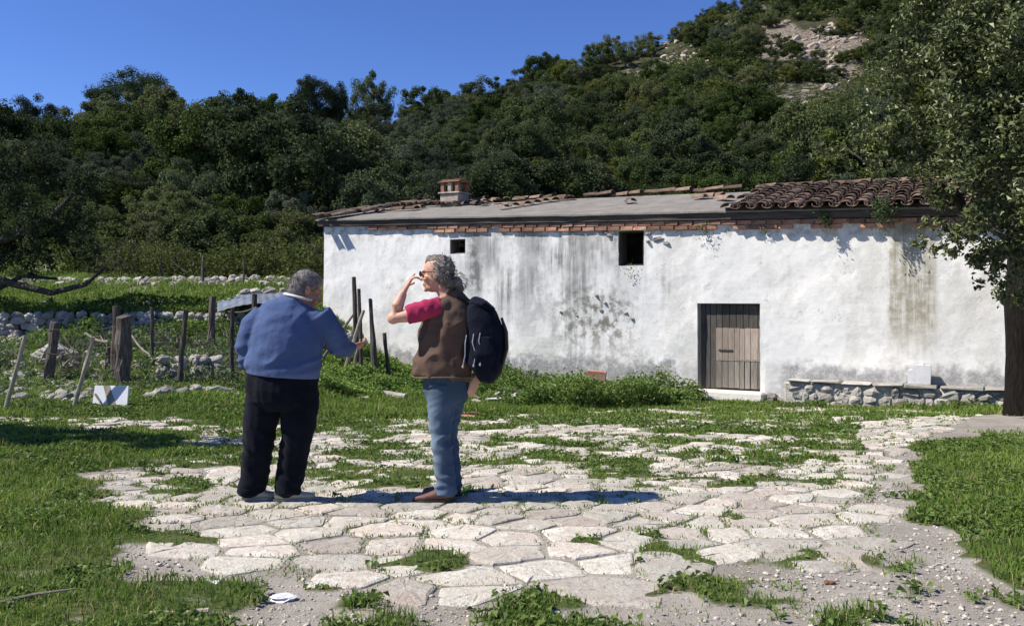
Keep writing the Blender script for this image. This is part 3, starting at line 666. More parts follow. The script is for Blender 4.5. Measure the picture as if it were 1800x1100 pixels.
# curved roof tiles
def tile_mesh(seed, l=.46, r0=.125, r1=.098, up=True, broken=False):
    rng = random.Random(seed); V, Fc = [], []; n = 8; m = 3
    for i in range(m+1):
        u = i/m; r = r0+(r1-r0)*u; y = -l/2+l*u
        for th, rr_ in ((0, r), (1, r-.016)):
            for k in range(n+1):
                a = math.pi*k/n; yy = y+(rng.uniform(-.05, .05) if broken and i in (0, m) else rng.uniform(-.004, .004)); V.append((math.cos(a)*rr_, yy, math.sin(a)*rr_*.72*(1 if up else -1)))
    W_ = 2*(n+1)
    for i in range(m):
        for k in range(n):
            a = i*W_+k; Fc.append((a, a+1, a+1+W_, a+W_)); c = a+n+1; Fc.append((c+1, c, c+W_, c+1+W_))
        for k in (0, n): a = i*W_+k; c = a+n+1; Fc.append((a, a+W_, c+W_, c) if k == 0 else (a+W_, a, c, c+W_))
    for i in (0, m):
        for k in range(n): a = i*W_+k; c = a+n+1; Fc.append((a, c, c+1, a+1) if i == 0 else (a, a+1, c+1, c))
    return mesh_py('roof_tile', V, Fc, False)
TM = [tile_mesh(k) for k in range(5)]; TB = [tile_mesh(20+k, l=.3, broken=True) for k in range(4)]
for me in TM+TB:
    bm = bmesh.new(); bm.from_mesh(me); bmesh.ops.recalc_face_normals(bm, faces=bm.faces); bm.to_mesh(me); bm.free(); me.materials.append(M_tile)
ts0 = SZ(1277, 365)[0]; sp = .302; slope = math.atan2(.78, 3.37)
col_ = 0; s = ts0+.1; panV, panF = [], []
pan = tile_mesh(50, l=.5, r0=.10, r1=.12, up=False); pv_ = [v.co.copy() for v in pan.vertices]; pf_ = [list(p.vertices) for p in pan.polygons]
while s < SE+.05:
    js = random.uniform(-.02, .02)
    for r_ in range(9):
        t = -.09+r_*.40
        if t > 3.2: break
        if col_ == 0 and r_ in (1, 2, 5): continue
        k = random.choice(TM); jt = random.uniform(-.035, .035)
        ob('roof_tile', k, None, house, (s+js+random.uniform(-.012, .012), t+jt, rz(s, t)+.075+random.uniform(-.008, .012)), (slope-.045+random.uniform(-.03, .03), random.uniform(-.05, .05), random.uniform(-.06, .06)), (random.uniform(.94, 1.08),)*3)
    for r_ in range(9):
        t = -.10+r_*.40; mtx = Matrix.Translation((s+sp/2, t, rz(s, t)+.115)) @ Matrix.Rotation(slope-.04, 4, 'X')
        b = len(panV); panV += [mtx @ v for v in pv_]; panF += [[b+i for i in f] for f in pf_]
    s += sp; col_ += 1
o = ob('pan_tile_bed', mesh_py('pan_tile_bed', panV, panF), M_tile, house); tag(o, kind='stuff')
o = box_ob('mortar_bed', (ts0, -.10, 0), (SE, -.02, .06), M_fascia, house, 0); o.location = (0, 0, 0)
for v in o.data.vertices: v.co.z += rz(v.co.x, -.06)-.01
# the ridge row
s = .4; 
while s < SE:
    full = s > ts0-.2
    if full or random.random() < .72:
        ob('ridge_tile', random.choice(TM if full or random.random() < .6 else TB), None, house, (s, 3.2+random.uniform(-.05, .05)+(.0 if full else .04), rz(s, 3.2)+.07+random.uniform(-.03, .02)*(1 if not full else .3)), (random.uniform(-.08, .08), random.uniform(-.06, .08), math.pi/2+random.uniform(-.1, .1)*(3 if not full else 1)), (1.1, 1, 1.05))
    s += .40
# leftover tiles at the left edge and fallen ones on the screed
for q in range(15):
    u = q/14; s = .02+random.uniform(-.08, .1); t = -.22+u*3.2
    for w_ in range(2 if u < .75 else 3): ob('roof_tile', random.choice(TM), None, house, (s+w_*.26+random.uniform(-.05, .05)+u*.35, t, rz(max(s, 0), t)+.07+random.uniform(0, .04)), (slope+random.uniform(-.1, .1), random.uniform(-.2, .2), random.uniform(-.25, .25)))
for w_ in range(6): ob('roof_tile', random.choice(TM), None, house, (1.0+w_*.2, 2.2+w_*.12+random.uniform(-.1, .1), rz(1, 2.4)+.08+random.uniform(0, .05)), (slope, random.uniform(-.2, .2), random.uniform(-.4, .4)))
for (px, py, t, rot, br) in ((668, 373, 1.3, .3, 1), (700, 371, 1.6, 1.5, 0), (722, 370, 1.6, 1.4, 0), (735, 367, 1.9, 1.5, 1), (885, 372, 1.2, .8, 1), (902, 368, 1.5, .9, 1), (918, 364, 1.8, 1.1, 0), (936, 360, 2.1, 1., 0), (952, 357, 2.4, 1.2, 1), (968, 354, 2.6, 1., 0),
                             (985, 351, 2.9, 1.3, 0), (1002, 350, 2.9, .5, 1), (1107, 358, 1.6, .6, 1), (1240, 350, 2.0, 1.4, 0), (1258, 350, 2.0, 1.5, 1), (1228, 352, 1.9, 1.5, 1), (1272, 352, 1.5, .9, 0), (850, 362, 2.3, .3, 1), (835, 360, 2.6, 1., 0), (770, 361, 2.7, .9, 1), (812, 362, 2.6, 1.4, 1)):
    s = SZ(px, py, t)[0]; ob('roof_tile', random.choice(TB if br else TM), None, house, (s, t, rz(s, t)+.05), (slope*math.cos(rot), slope*math.sin(rot)*-1, rot))
# chimney: plastered base, ledge, four little brick piers and a flat cap
cs, _ = SZ(799, 340, 2.7); ct = 2.7; cz = rz(cs, ct)
M_chim = rough_mat('sooty_plaster', (.34, .29, .24), (.50, .44, .38), 7, .8, .02, .92, .1, .15); M_chimb = rough_mat('sooty_brick', (.20, .09, .06), (.30, .17, .12), 7, .8, .02, .92, .1, .2)
chim = ob('chimney', None, None, house, (cs, ct, cz))
box_ob('chimney_base', (-.29, -.27, -.2), (.29, .27, .30), M_chim, chim, .02, .01)
box_ob('chimney_ledge', (-.335, -.31, .302), (.335, .31, .345), M_chim, chim, .01, .008)
for sx in (-.23, 0, .23):
    for sy in (-.21, .21): box_ob('brick_pier', (sx-.055, sy-.05, .347), (sx+.055, sy+.05, .60), M_chimb if sx else M_chim, chim, .008, .006)
box_ob('chimney_slab', (-.34, -.31, .602), (.34, .31, .635), M_chimb, chim, .008, .01)
box_ob('chimney_cap', (-.27, -.25, .637), (.36, .27, .672), M_chimb, chim, .012, .012)
for k, (x, a) in enumerate(((-.22, .4), (-.02, -.3), (.2, .9))): ob('roof_tile', TB[k], None, chim, (x, -.3, .02), (slope, .3*a, a))
for k in range(5): ob('roof_tile', TB[k % 4], None, house, (cs+.55+k*.36, 2.75+random.uniform(-.1, .1), rz(cs, 2.8)+.05), (slope, random.uniform(-.3, .3), random.uniform(0, 2)))
# door: dark upright boards, a patch of pale boards nailed over the lower right
door = ob('door', None, None, house, (d0, .11, dz0)); dw = d1-d0; dh = dz1-dz0
x = .012; k = 0
while x < dw-.02:
    w_ = min(random.uniform(.11, .17), dw-.012-x)
    if w_ < .05: break
    box_ob('plank', (x, random.uniform(0, .006), .02), (x+w_-.009, .035, dh-.015-random.uniform(0, .01)), M_darkwood, door, .004); x += w_; k += 1
box_ob('door_frame', (-.0, -.06, 0), (.045, .05, dh), M_greywood, door, .005)
zt = SZ(1300, 578)[1]-dz0; zm = SZ(1300, 633)[1]-dz0; xs_ = SZ(1257, 600)[0]-d0
x = xs_
while x < dw-.03:
    w_ = min(random.uniform(.085, .15), dw-.012-x)
    if w_ < .04: break
    o = box_ob('plank', (x, -.030, zm+.01), (x+w_-.006, -.006+random.uniform(-.003, 0), zt+random.uniform(-.015, .012)), M_palewood, door, .004, .002)
    w2 = w_*random.uniform(.82, 1.) if .33 < (x-xs_)/(dw-xs_) < .9 or x < xs_+.1 else w_
    box_ob('plank', (x, -.026, .03+random.uniform(0, .02)), (x+w2-.008, -.004, zm-.005), M_greywood, door, .004, .003); x += w_
box_ob('door_rail', (xs_, -.034, zm-.02), (dw-.02, -.031+.0, zm+.012), M_greywood, door, .0)
ob('door_latch', mesh_py('l', *(lambda V, Fc: (box(V, Fc, (xs_+.05, -.05, zm+.17), (xs_+.33, -.032, zm+.20), .003) or V, Fc))([], [])), M_fascia, door)
box_ob('doorstep', (d0-.14, -.34, dz0-.24), (d1+.12, .16, dz0-.004), M_plaster, house, .03, .02)
# windows: deep dark openings; the larger has a chipped white lintel; dark frame lining added so sunlit reveals stay black
win = ob('window', None, None, house, (w0, .2, wz0))
ww, wh = w1-w0, wz1-wz0
for lo, hi in (((0.003, -.16, 0.003), (.035, .2, wh-.003)), ((ww-.035, -.16, 0.003), (ww-.003, .2, wh-.003)), ((.036, -.16, wh-.035), (ww-.036, .2, wh-.003)), ((.036, -.1, 0.003), (ww-.036, .2, .03))): box_ob('frame_dark_lining', lo, hi, M_darkwood, win, .003)
box_ob('lintel', (w0-.10, -.06, wz1-.004), (w1+.06, .02, wz1+.05), M_plaster, house, .012, .012)
win2 = ob('window', None, None, house, (v0, .15, vz0)); ww, wh = v1-v0, vz1-vz0
for lo, hi in (((0.003, -.11, 0.003), (.03, .2, wh-.003)), ((ww-.03, -.11, 0.003), (ww-.003, .2, wh-.003)), ((.031, -.11, wh-.03), (ww-.031, .2, wh-.003)), ((.031, -.06, 0.003), (ww-.031, .2, .03))): box_ob('frame_dark_lining', lo, hi, M_darkwood, win2, .003)
# rubble plinth at the foot of the wall with a pale ledge on top
def rock_mesh(seed, name='stone', nu=9, nv=6, sharp=.22):
    rng = random.Random(seed); V, Fc = [], []; ellipsoid(V, Fc, (0, 0, 0), (1, 1, 1), None, nu, nv); o_ = Vector((rng.random()*50,)*3)
    P = []
    for v in V:
        w = Vector([math.copysign(abs(c)**.72, c) for c in v]); P.append(w*(1+sharp*2*(noise.noise(w*1.1+o_))+sharp*.7*noise.noise(w*3+o_)))
    return mesh_py(name, P, Fc, False)
RM = [rock_mesh(k) for k in range(10)]
for me in RM: me.materials.append(M_rock)
RMP = [me.copy() for me in RM]
for me in RMP: me.materials.clear(); me.materials.append(M_ledge)
p0 = SZ(1395, 690)[0]; ztp = SZ(1600, 673)[1]+.03
box_ob('plinth_core', (p0-.1, -.315, -1.1), (SE, -.02, ztp-.08), M_ledge, house, .03, .02)
s = p0-.05
while s < SE:
    w_ = random.uniform(.35, .7); box_ob('ledge_slab', (s, -.40+random.uniform(-.03, .03), ztp-.07+random.uniform(-.012, .012)), (s+w_-.02, -.022, ztp-.03+random.uniform(-.02, .012)), M_ledge, house, .014, .02); s += w_
for row, (z, zz) in enumerate(((ztp-.17, .10), (ztp-.33, .11), (ztp-.49, .12), (ztp-.64, .12))):
    s = p0-.05+row*.07
    while s < SE-.1:
        w_ = random.uniform(.06, .19); me = random.choice(RM if random.random() < .5 else RMP)
        o = ob('stone', me, None, house, (s+w_, -.285+random.uniform(-.03, .03), z+random.uniform(-.02, .02)), (random.uniform(-.3, .3), random.uniform(-.3, .3), random.uniform(-.3, .3)), (w_, .09, zz*random.uniform(.7, 1.05))); s += w_*2-.01
# low stones in front of the wall left of the door (footing)
s = 7.2
while s < d0-.3:
    w_ = random.uniform(.08, .16); ob('stone', random.choice(RM), None, house, (s, -.1, dz0-.06+random.uniform(-.05, .03)), (0, 0, random.uniform(0, 3)), (w_, .1, .07)); s += w_*1.9
s = d1+.25
while s < p0: w_ = random.uniform(.08, .16); ob('stone', random.choice(RM), None, house, (s, -.12, dz0-.06+random.uniform(-.05, .03)), (0, 0, random.uniform(0, 3)), (w_, .1, .07)); s += w_*1.9
# exposed stones where the plaster fell away beside the larger window
for px, py, w_ in ((1142, 412, .10), (1158, 421, .13), (1140, 425, .08), (1075, 414, .1), (1062, 408, .11), (1170, 428, .09), (1050, 520, .06), (1063, 532, .06), (1100, 550, .05), (985, 548, .05), (1057, 545, .05), (1112, 560, .05), (1015, 555, .04)):
    s, z = SZ(px, py); ob('stone', random.choice(RM), None, house, (s, .0, z), (random.random(), 0, random.random()*3), (w_, .035, w_*.45))
# plants rooted in the roof edge and wall
M_hang = leaf_mat('wall_plant_leaf', (.03, .06, .015), (.10, .17, .05), .5, .3, .3)
def tuft(name, px, py, t, rad_, down, n, label, leaf=.05):
    s, z = SZ(px, py, t); c = hp(s, t, z); rng = np.random.default_rng(int(px)); P = rng.normal(0, 1, (n, 3))*[rad_, rad_*.6, rad_]; P[:, 2] -= np.abs(rng.normal(0, down, n))
    P = P+np.array(c); o_ = ob(name, leaves_mesh(name, P, rand_dirs(n, rng)+[-.3, -.5, .6], leaf*rng.uniform(.6, 1.4, n), .45, np.clip(rng.normal(.5, .3, n), 0, 1), .1, rng), M_hang); tag(o_, label, 'plant'); return o_
tuft('wall_plant', 1553, 357, -.33, .10, .17, 520, 'thick trailing plant hanging over the tiled eave right of the door')
tuft('wall_plant', 1450, 380, -.22, .06, .10, 170, 'small wiry plant hanging from the eave halfway between door and trailing plant')
tuft('wall_plant', 1238, 402, -.08, .10, .03, 90, 'thin green sprig growing from the brick course just above the door')
tuft('wall_plant', 1110, 470, -.03, .10, .05, 110, 'tuft of green moss and grass on the sill of the larger window', .035)
tuft('wall_plant', 1345, 408, -.06, .05, .02, 25, 'tiny sprig on top of the white wall between door and roof tiles')

# ---------------------------------------------------------------- trees and bushes
def crown_pts(n, rx, ry, rz_, nclump, rng, shell=.75, cr=.28, flat=.0, zc=0.):
    C = rand_dirs(nclump, rng)*(rng.random((nclump, 1))**(1/3)*(1-shell*.6)+shell*.6); C[:, 2] = np.where(C[:, 2] < -.45, C[:, 2]*.5, C[:, 2])
    C = C*np.clip(1+.13*rng.normal(size=(nclump, 1)), .75, 1.16); cs_ = cr*rng.uniform(.55, 1.35, nclump); tc = rng.random(nclump)
    k = rng.integers(0, nclump, n); d = rand_dirs(n, rng); rr_ = rng.random((n, 1))**.5
    P = C[k]+d*rr_*cs_[k][:, None]; Pn = d*.8+C[k]*.35+rng.normal(0, .45, (n, 3))+[0, 0, .35]
    P = P*[rx, ry, rz_]; P[:, 2] += zc
    t = np.clip(.45*tc[k]+.55*rng.random(n), 0, 1)
    return P, Pn, t
def trunk_mesh(h, r, seed, limbs=5, spread=1.5, top=None):
    rng = random.Random(seed); V, Fc = [], []; P = []; x = y = 0
    for k in range(6):
        u = k/5; P.append((x, y, h*u-.3*(k == 0))); x += rng.uniform(-.09, .09)*h*.35; y += rng.uniform(-.09, .09)*h*.35
    tube(V, Fc, P, [r*(1.35 if k == 0 else 1-.62*k/5) for k in range(6)], 9)
    for q in range(limbs):
        k = rng.randint(2, 5); a = 2*math.pi*(q+rng.random()*.6)/limbs; b0 = Vector(P[k]); L_ = spread*rng.uniform(.6, 1.1); Q = [b0]; d = Vector((math.cos(a), math.sin(a), rng.uniform(.5, 1.1)))
        for j in range(4): d = (d+Vector((rng.uniform(-.35, .35), rng.uniform(-.35, .35), rng.uniform(-.1, .3)))).normalized(); Q.append(Q[-1]+d*L_/4)
        tube(V, Fc, Q, [r*.5*(1-.2*j) for j in range(5)], 6)
    return mesh_py('trunk', V, Fc, True)
M_oak = leaf_mat('oak_leaf', (.024, .042, .014), (.105, .145, .042), .7, .3, .12, (.14, .15, .035))
M_olive = leaf_mat('olive_leaf', (.045, .064, .034), (.14, .17, .09), .7, .25, .12)
M_pine = leaf_mat('pine_needle', (.020, .038, .016), (.07, .10, .038), .7, .25, .12)
M_bush = leaf_mat('bush_leaf', (.032, .052, .018), (.12, .155, .05), .7, .28, .12, (.13, .12, .03))
M_carob = leaf_mat('carob_leaf', (.028, .040, .012), (.27, .30, .14), .42, .15, .4)
def crown_proto(name, m, seed, n, rx, rz_, ncl, leaf, asp, zc, cr=.28, shell=.75):
    rng = np.random.default_rng(seed); P, Pn, t = crown_pts(n, rx, rx*rng.uniform(.85, 1.15), rz_, ncl, rng, shell, cr, 0, zc)
    me = leaves_mesh(name, P, Pn, leaf*rng.uniform(.6, 1.5, n), asp, t, .1, rng); me.materials.append(m); return me
OAK = [crown_proto('crown', M_oak, 200+k, 15000, 2.0, 1.6, 70, .125, .6, 1.8, .22) for k in range(6)]
OLV = [crown_proto('crown', M_olive, 230+k, 13000, 1.7, 1.35, 60, .115, .42, 1.5, .22) for k in range(4)]
PIN = [crown_proto('crown', M_pine, 250+k, 34000, 2.7, 2.0, 110, .13, .4, 2.9, .24) for k in range(3)]
BSH = [crown_proto('crown', M_bush, 270+k, 7000, 1.15, .85, 40, .09, .5, .7, .26) for k in range(5)]
TRK = [trunk_mesh(1.7, .14, 300+k, 5, 1.0) for k in range(3)]; TRP = [trunk_mesh(2.6, .2, 310+k, 7, 1.4) for k in range(2)]
for me in TRK+TRP: me.materials.append(M_bark)
def tree(name, crown, trunk, x, y, s, label, cat, group=None, sz=1., z=None):
    r = bpy.data.objects.new(name, None); COL.objects.link(r); r.location = (x, y, (gz1(x, y) if z is None else z)-.1); r.rotation_euler = (0, 0, random.uniform(0, 6.28)); r.scale = (s, s, s*sz)
    tag(r, label, cat, group)
    if trunk is not None: ob('trunk', trunk, None, r)
    ob('crown', crown, None, r); return r
def bush(name, me, x, y, s, label, group=None, sz=1.):
    o_ = ob(name, me, None, None, (x, y, gz1(x, y)-.05), (0, 0, random.uniform(0, 6.28)), (s, s, s*sz)); tag(o_, label, 'bush', group); return o_
def roofline(px): return 372-(px-570)*.052
# individually recognisable trees on the skyline: pixel of the treetop, ridge distance
def skytree(kind, px, py, D, s, label, sz=1.):
    x = (px-900)/F*D; top = CZ-(py-HY)/F*D
    hh = {'pine_tree': 5.4, 'oak_tree': 3.75, 'olive_tree': 3.1}[kind]*s*sz; g = gz1(x, D)
    cr = {'pine_tree': PIN, 'oak_tree': OAK, 'olive_tree': OLV}[kind]; tr = TRP if kind == 'pine_tree' else TRK
    r = tree(kind, random.choice(cr), random.choice(tr), x, D, s, label, 'tree', None, sz*(top-g)/hh if .6 < (top-g)/hh < 1.5 else sz*min(max((top-g)/hh, .6), 1.5), None)
    return r
used = []
for a in (('pine_tree', 232, 114, 74, 1.18, 'tallest rounded pine standing above the skyline at the left'),
          ('pine_tree', 62, 162, 70, .85, 'smaller flat-topped pine on the skyline near the left edge'),
          ('oak_tree', 160, 160, 72, .8, 'low round oak in the dip between the two skyline pines'),
          ('oak_tree', 420, 152, 78, 1.25, 'broad dome-shaped oak on the skyline right of the tall pine'),
          ('oak_tree', 470, 158, 79, 1.1, 'oak joined to the right side of the broad dome-shaped skyline oak'),
          ('pine_tree', 562, 126, 84, .95, 'pointed dark pine on the skyline above the left end of the farmhouse roof'),
          ('olive_tree', 655, 118, 88, 1.3, 'thin greyish skyline tree above the farmhouse chimney side'),
          ('oak_tree', 745, 146, 90, 1.2, 'dark oak on the skyline above the farmhouse chimney'),
          ('oak_tree', 850, 128, 97, 1.2, 'round oak where the skyline starts climbing to the right'),
          ('oak_tree', 975, 90, 104, .9, 'small oak poking up on the rising skyline left of the wiry tree'),
          ('olive_tree', 1092, 48, 112, .9, 'small wiry tree alone on the rising skyline in the middle'),
          ('oak_tree', 1265, -5, 122, 1.3, 'oak on the skyline where the hill meets the top of the picture')):
    r = skytree(*a); used.append((r.location.x, r.location.y))
# the wooded slope
def slope_pts(n, y0, y1, spacing, rng, seedpts):
    out = list(seedpts); new = []
    for _ in range(n):
        y = y0+(y1-y0)*rng.random()**.8; x = rng.uniform(-.66, .66)*y; sp_ = spacing*(.75+.0055*y)
        px = 900+x/y*F
        top = gz1(x, y)+3.2; py = HY-(top-CZ)/y*F
        if HY-(gz1(x, y)+2.9-CZ)/y*F < float(np.interp(px, [q_[0] for q_ in _sky], [q_[1] for q_ in _sky]))-4 and px < 1240: continue
        if px > 575 and py > roofline(px)-6: continue
        if y < 38 and x > -6: continue
        Yc = 100+.45*x
        if y > Yc+3: continue
        if out:
            A = out[-900:]
            if any((p[0]-x)**2+(p[1]-y)**2 < sp_*sp_ for p in A): continue
        out.append((x, y)); new.append((x, y, px, py))
    return new
rng = random.Random(5)
pts = slope_pts(12000, 36, 150, 2.5, rng, used)
cliff = lambda px, py: ((px-1430)/110)**2+((py-95)/75)**2 < 1 or ((px-1190)/60)**2+((py-95)/22)**2 < 1
cnt = {'oak_tree': 0, 'olive_tree': 0, 'bush': 0}
pts.sort(key=lambda p: p[1])
BINS = ((70, 'at the far left edge'), (190, 'left of the tall skyline pine'), (330, 'below the tall skyline pine'), (450, 'below the broad dome-shaped skyline oak'), (570, 'left of the farmhouse corner'), (690, 'behind the left end of the roof'),
        (770, 'just left of the chimney'), (850, 'straight behind the chimney'), (960, 'just right of the chimney'), (1090, 'behind the middle of the bare roof slab'), (1200, 'above the larger window'), (1300, 'where the roof tiles begin'), (1420, 'above the door side of the tiled roof'), (1560, 'behind the tiled roof near the glossy-leaved tree'), (9999, 'behind the crown of the glossy-leaved tree'))
for x, y, px, py in pts:
    if cliff(px, py+25): continue
    if py < -60: continue
    v = float(fbm(x*.06, y*.06, 17)); upper = px > 950 and py < 300-.13*(px-950)
    q = rng.random(); where = next(t for b, t in BINS if px < b)
    t_ = (y-34)/max(66+.45*x, 20); lev = 'low on the slope' if t_ < .22 else ('partway up the slope' if t_ < .5 else ('high on the slope' if t_ < .8 else 'at the crest'))
    if upper and q < .62 or y > 112:
        if cnt['bush'] > 285: continue
        cnt['bush'] += 1; bush('bush', rng.choice(BSH), x, y, rng.uniform(1.0, 1.8), 'scrubby bush %s %s' % (lev, where), 'bushes %s %s' % (lev, where), rng.uniform(.8, 1.25))
    elif v+.25*(q-.5) > .61 and cnt['olive_tree'] < 200:
        cnt['olive_tree'] += 1; s = rng.uniform(.7, 1.15)
        tree('olive_tree', rng.choice(OLV), rng.choice(TRK), x, y, s, 'grey-green tree %s %s' % (lev, where), 'tree', 'grey-green trees %s %s' % (lev, where), rng.uniform(.85, 1.2))
    elif cnt['oak_tree'] < 290:
        cnt['oak_tree'] += 1; s = rng.uniform(.6, 1.1)*(.8 if upper else 1)*(rng.choice((1., 1.15, 1.45)) if y < 68 else 1)
        tree('oak_tree', rng.choice(OAK), rng.choice(TRK), x, y, s, 'dark green oak %s %s' % (lev, where), 'tree', 'dark oaks %s %s' % (lev, where), rng.uniform(.8, 1.25))
print('slope', cnt, len(pts))
# undergrowth filling the slope, one mass
n = 230000; r2 = np.random.default_rng(9); Yq = 34+116*r2.random(n)**.85; Xq = r2.uniform(-.68, .68, n)*Yq
pxq = 900+Xq/Yq*F; pyq = HY-(gz(Xq, Yq)-CZ)/Yq*F
den = sstep(.36, .5, fbm(Xq*.16, Yq*.16, 19, 3)); ck = ((pxq-1430)/100)**2+((pyq-95)/62)**2; den = den*np.where(ck < 1, .05, 1); den = den*np.where(((pxq-1190)/60)**2+((pyq-90)/20)**2 < 1, .15, 1)
k = (r2.random(n) < den) & ~((pxq > 600) & (pyq > 365)) & (Yq < 104+.45*Xq); Xq, Yq = Xq[k], Yq[k]; n = len(Xq)
Zq = gz(Xq, Yq)+r2.random(n)**.7*1.25*fbm(Xq*.5, Yq*.5, 23, 3)*1.5
o = ob('undergrowth', leaves_mesh('undergrowth', np.stack([Xq, Yq, Zq], 1), rand_dirs(n, r2)*.8+[0, -.2, .8], (.16+.0016*Yq)*r2.uniform(.6, 1.5, n), .6, np.clip(.6*fbm(Xq*.3, Yq*.3, 29)+.5*r2.random(n)-.1, 0, 1), .1, r2), M_bush); tag(o, kind='stuff')
# bare rock of the scree, high on the right
M_scree = rough_mat('pinkish_limestone', (.34, .28, .22), (.48, .42, .35), 3, .9, .08, .95, .1, .35)
RS = [rock_mesh(60+k, 'rock', 8, 5, .3) for k in range(6)]
for me in RS: me.materials.append(M_scree)
def hillpoint(px, py):
    a = (px-900)/F; b = (py-HY)/F; Ds = np.arange(36, 200, .3); c = (CZ-b*Ds) <= gz(a*Ds, Ds)
    return Ds[np.argmax(c)] if c.any() else None
rngr = random.Random(12)
for i in range(290):
    if i < 190: px, py = rngr.gauss(1440, 50), rngr.gauss(88, 30)
    elif i < 230: px, py = rngr.gauss(1190, 35), rngr.gauss(92, 14)
    else: px, py = rngr.uniform(900, 1500), rngr.uniform(60, 230)
    D = hillpoint(px, py)
    if D is None: continue
    x = (px-900)/F*D; s = rngr.uniform(.14, .60)*rngr.uniform(.6, 1)
    o = ob('rock', rngr.choice(RS), None, None, (x, D, gz1(x, D)-.05*s), (rngr.uniform(-.4, .4), rngr.uniform(-.4, .4), rngr.random()*6), (s*1.2, s*.8, s*rngr.uniform(.5, .8)))
    tag(o, 'pale pinkish limestone block lying on the bare scree high on the right of the hill' if i < 190 else 'pale limestone outcrop showing between bushes on the upper right hillside', 'rock', 'rocks of the bare scree' if i < 190 else 'outcrops between the bushes')
for i in range(34):
    px, py = rngr.uniform(1320, 1540), rngr.uniform(30, 150); D = hillpoint(px, py)
    if D: bush('bush', rngr.choice(BSH), (px-900)/F*D, D, rngr.uniform(.5, 1.25), 'scattered bush growing in or beside the bare scree high on the right', 'bushes in and around the scree', rngr.uniform(.6, 1.))
# lighter bushes in front of the wood, beyond the terrace
for px, top, D, pr, m, lab in ((395, 322, 43, 1, OLV, 'pale green feathery tree in front of the dark wood beyond the terrace'), (520, 358, 42, 2, OLV, 'grey-green spreading bush just left of the farmhouse corner'), (470, 370, 40, 0, OLV, 'small grey bush between the feathery tree and the spreading one'),
                              (548, 352, 36, 3, OLV, 'pale thin bush touching the left end of the farmhouse'), (230, 325, 41, 3, OAK, 'dark bushy oak behind the upper terrace fence'), (320, 310, 44, 2, OAK, 'dark oak left of the pale feathery tree'), (120, 330, 42, 4, OAK, 'dark oak in the wood edge behind the leaning olive'), (20, 300, 38, 1, OAK, 'dark oak at the left edge of the wood'),
                              (80, 265, 50, 0, OLV, 'broad grey olive in the wood above the leaning old olive'), (150, 300, 47, 2, OLV, 'second grey olive right below the broad one at the left')):
    x = (px-900)/F*D; hh = (CZ-(top-HY)/F*D-gz1(x, D))/(3.6 if m is OAK else 3.0); tree('bushy_tree' if m is OLV else 'oak_tree', m[pr], TRK[pr % 3], x, D, min(max(hh, .5), 1.8), lab, 'tree', None, 1.)
# bushes lining the wall foot behind the upper fence
for i in range(26):
    px = -60+i*25+rng.uniform(-8, 8); D = rng.uniform(33.5, 36.5); x = (px-900)/F*D
    if px > 560: break
    bush('bush', rng.choice(BSH), x, D, rng.uniform(.8, 1.35), 'low mixed bush behind the upper terrace fence '+next(t for b, t in BINS if px < b), 'bushes behind the upper fence '+next(t for b, t in BINS if px < b), rng.uniform(.7, 1.1))
# the old tree at the left edge: dark crown, crooked low branches over the terrace
def big_tree(name, label, base, trunkP, trunkR, limbs, clumps, leaf, n, m, seed, asp=.5, dens_t=.5, cat='tree'):
    r = bpy.data.objects.new(name, None); COL.objects.link(r); r.location = base; tag(r, label, cat)
    V, Fc = [], []; TP = [Vector(trunkP[0]).lerp(Vector(trunkP[1]), u/4) for u in range(4)] + [Vector(a).lerp(Vector(b_), u/4) for a, b_ in zip(trunkP[1:-1], trunkP[2:]) for u in range(4)]+[Vector(trunkP[-1])]
    TR = list(np.interp(np.linspace(0, len(trunkP)-1, len(TP)), range(len(trunkP)), trunkR)); tube(V, Fc, TP, TR, 22); c0 = Vector(trunkP[1]); V = [v+Vector((v.x-c0.x, v.y-c0.y, 0))*(.16*noise.noise(Vector((v.x*4, v.y*4, v.z*.8+seed)))+.07*noise.noise(v*7)) for v in V]; me = mesh_py('trunk', V, Fc, True)
    ob('trunk', me, M_barkshade if name == 'carob_tree' else M_bark, r)
    for P, R_ in limbs:
        V, Fc = [], []; tube(V, Fc, P, R_, 8); ob('limb', mesh_py('limb', V, Fc, True), M_bark, r)
    rg = np.random.default_rng(seed); C = np.array([c[:3] for c in clumps]); CR = np.array([c[3] for c in clumps]); w = CR**2/np.sum(CR**2)
    ks = rg.choice(len(C), n, p=w); SUB = [rand_dirs(14, rg)*rg.uniform(.45, .95, (14, 1)) for _ in C]; SUB = np.array(SUB); j = rg.integers(0, 14, n)
    P = C[ks]+SUB[ks, j]*CR[ks][:, None]+rand_dirs(n, rg)*(rg.random((n, 1))**.6)*.42*CR[ks][:, None]*rg.uniform(.4, 1., (n, 1))
    Pn = rand_dirs(n, rg)*.8+[-.35, -.25, .6]
    t = np.clip(.3*rg.random((len(C), 14))[ks, j]+.7*rg.random(n)**1.6, 0, 1)
    ob('foliage', leaves_mesh('foliage', P, Pn, leaf*rg.uniform(.6, 1.4, n), asp, t, .12, rg), m, r); return r
def loc(px, py, D, base): return W(px, py, D)-Vector(base)
b = Vector((-13.4, 20.5, gz1(-13.4, 20.5)-.1)); q = lambda px, py, D: loc(px, py, D, b)
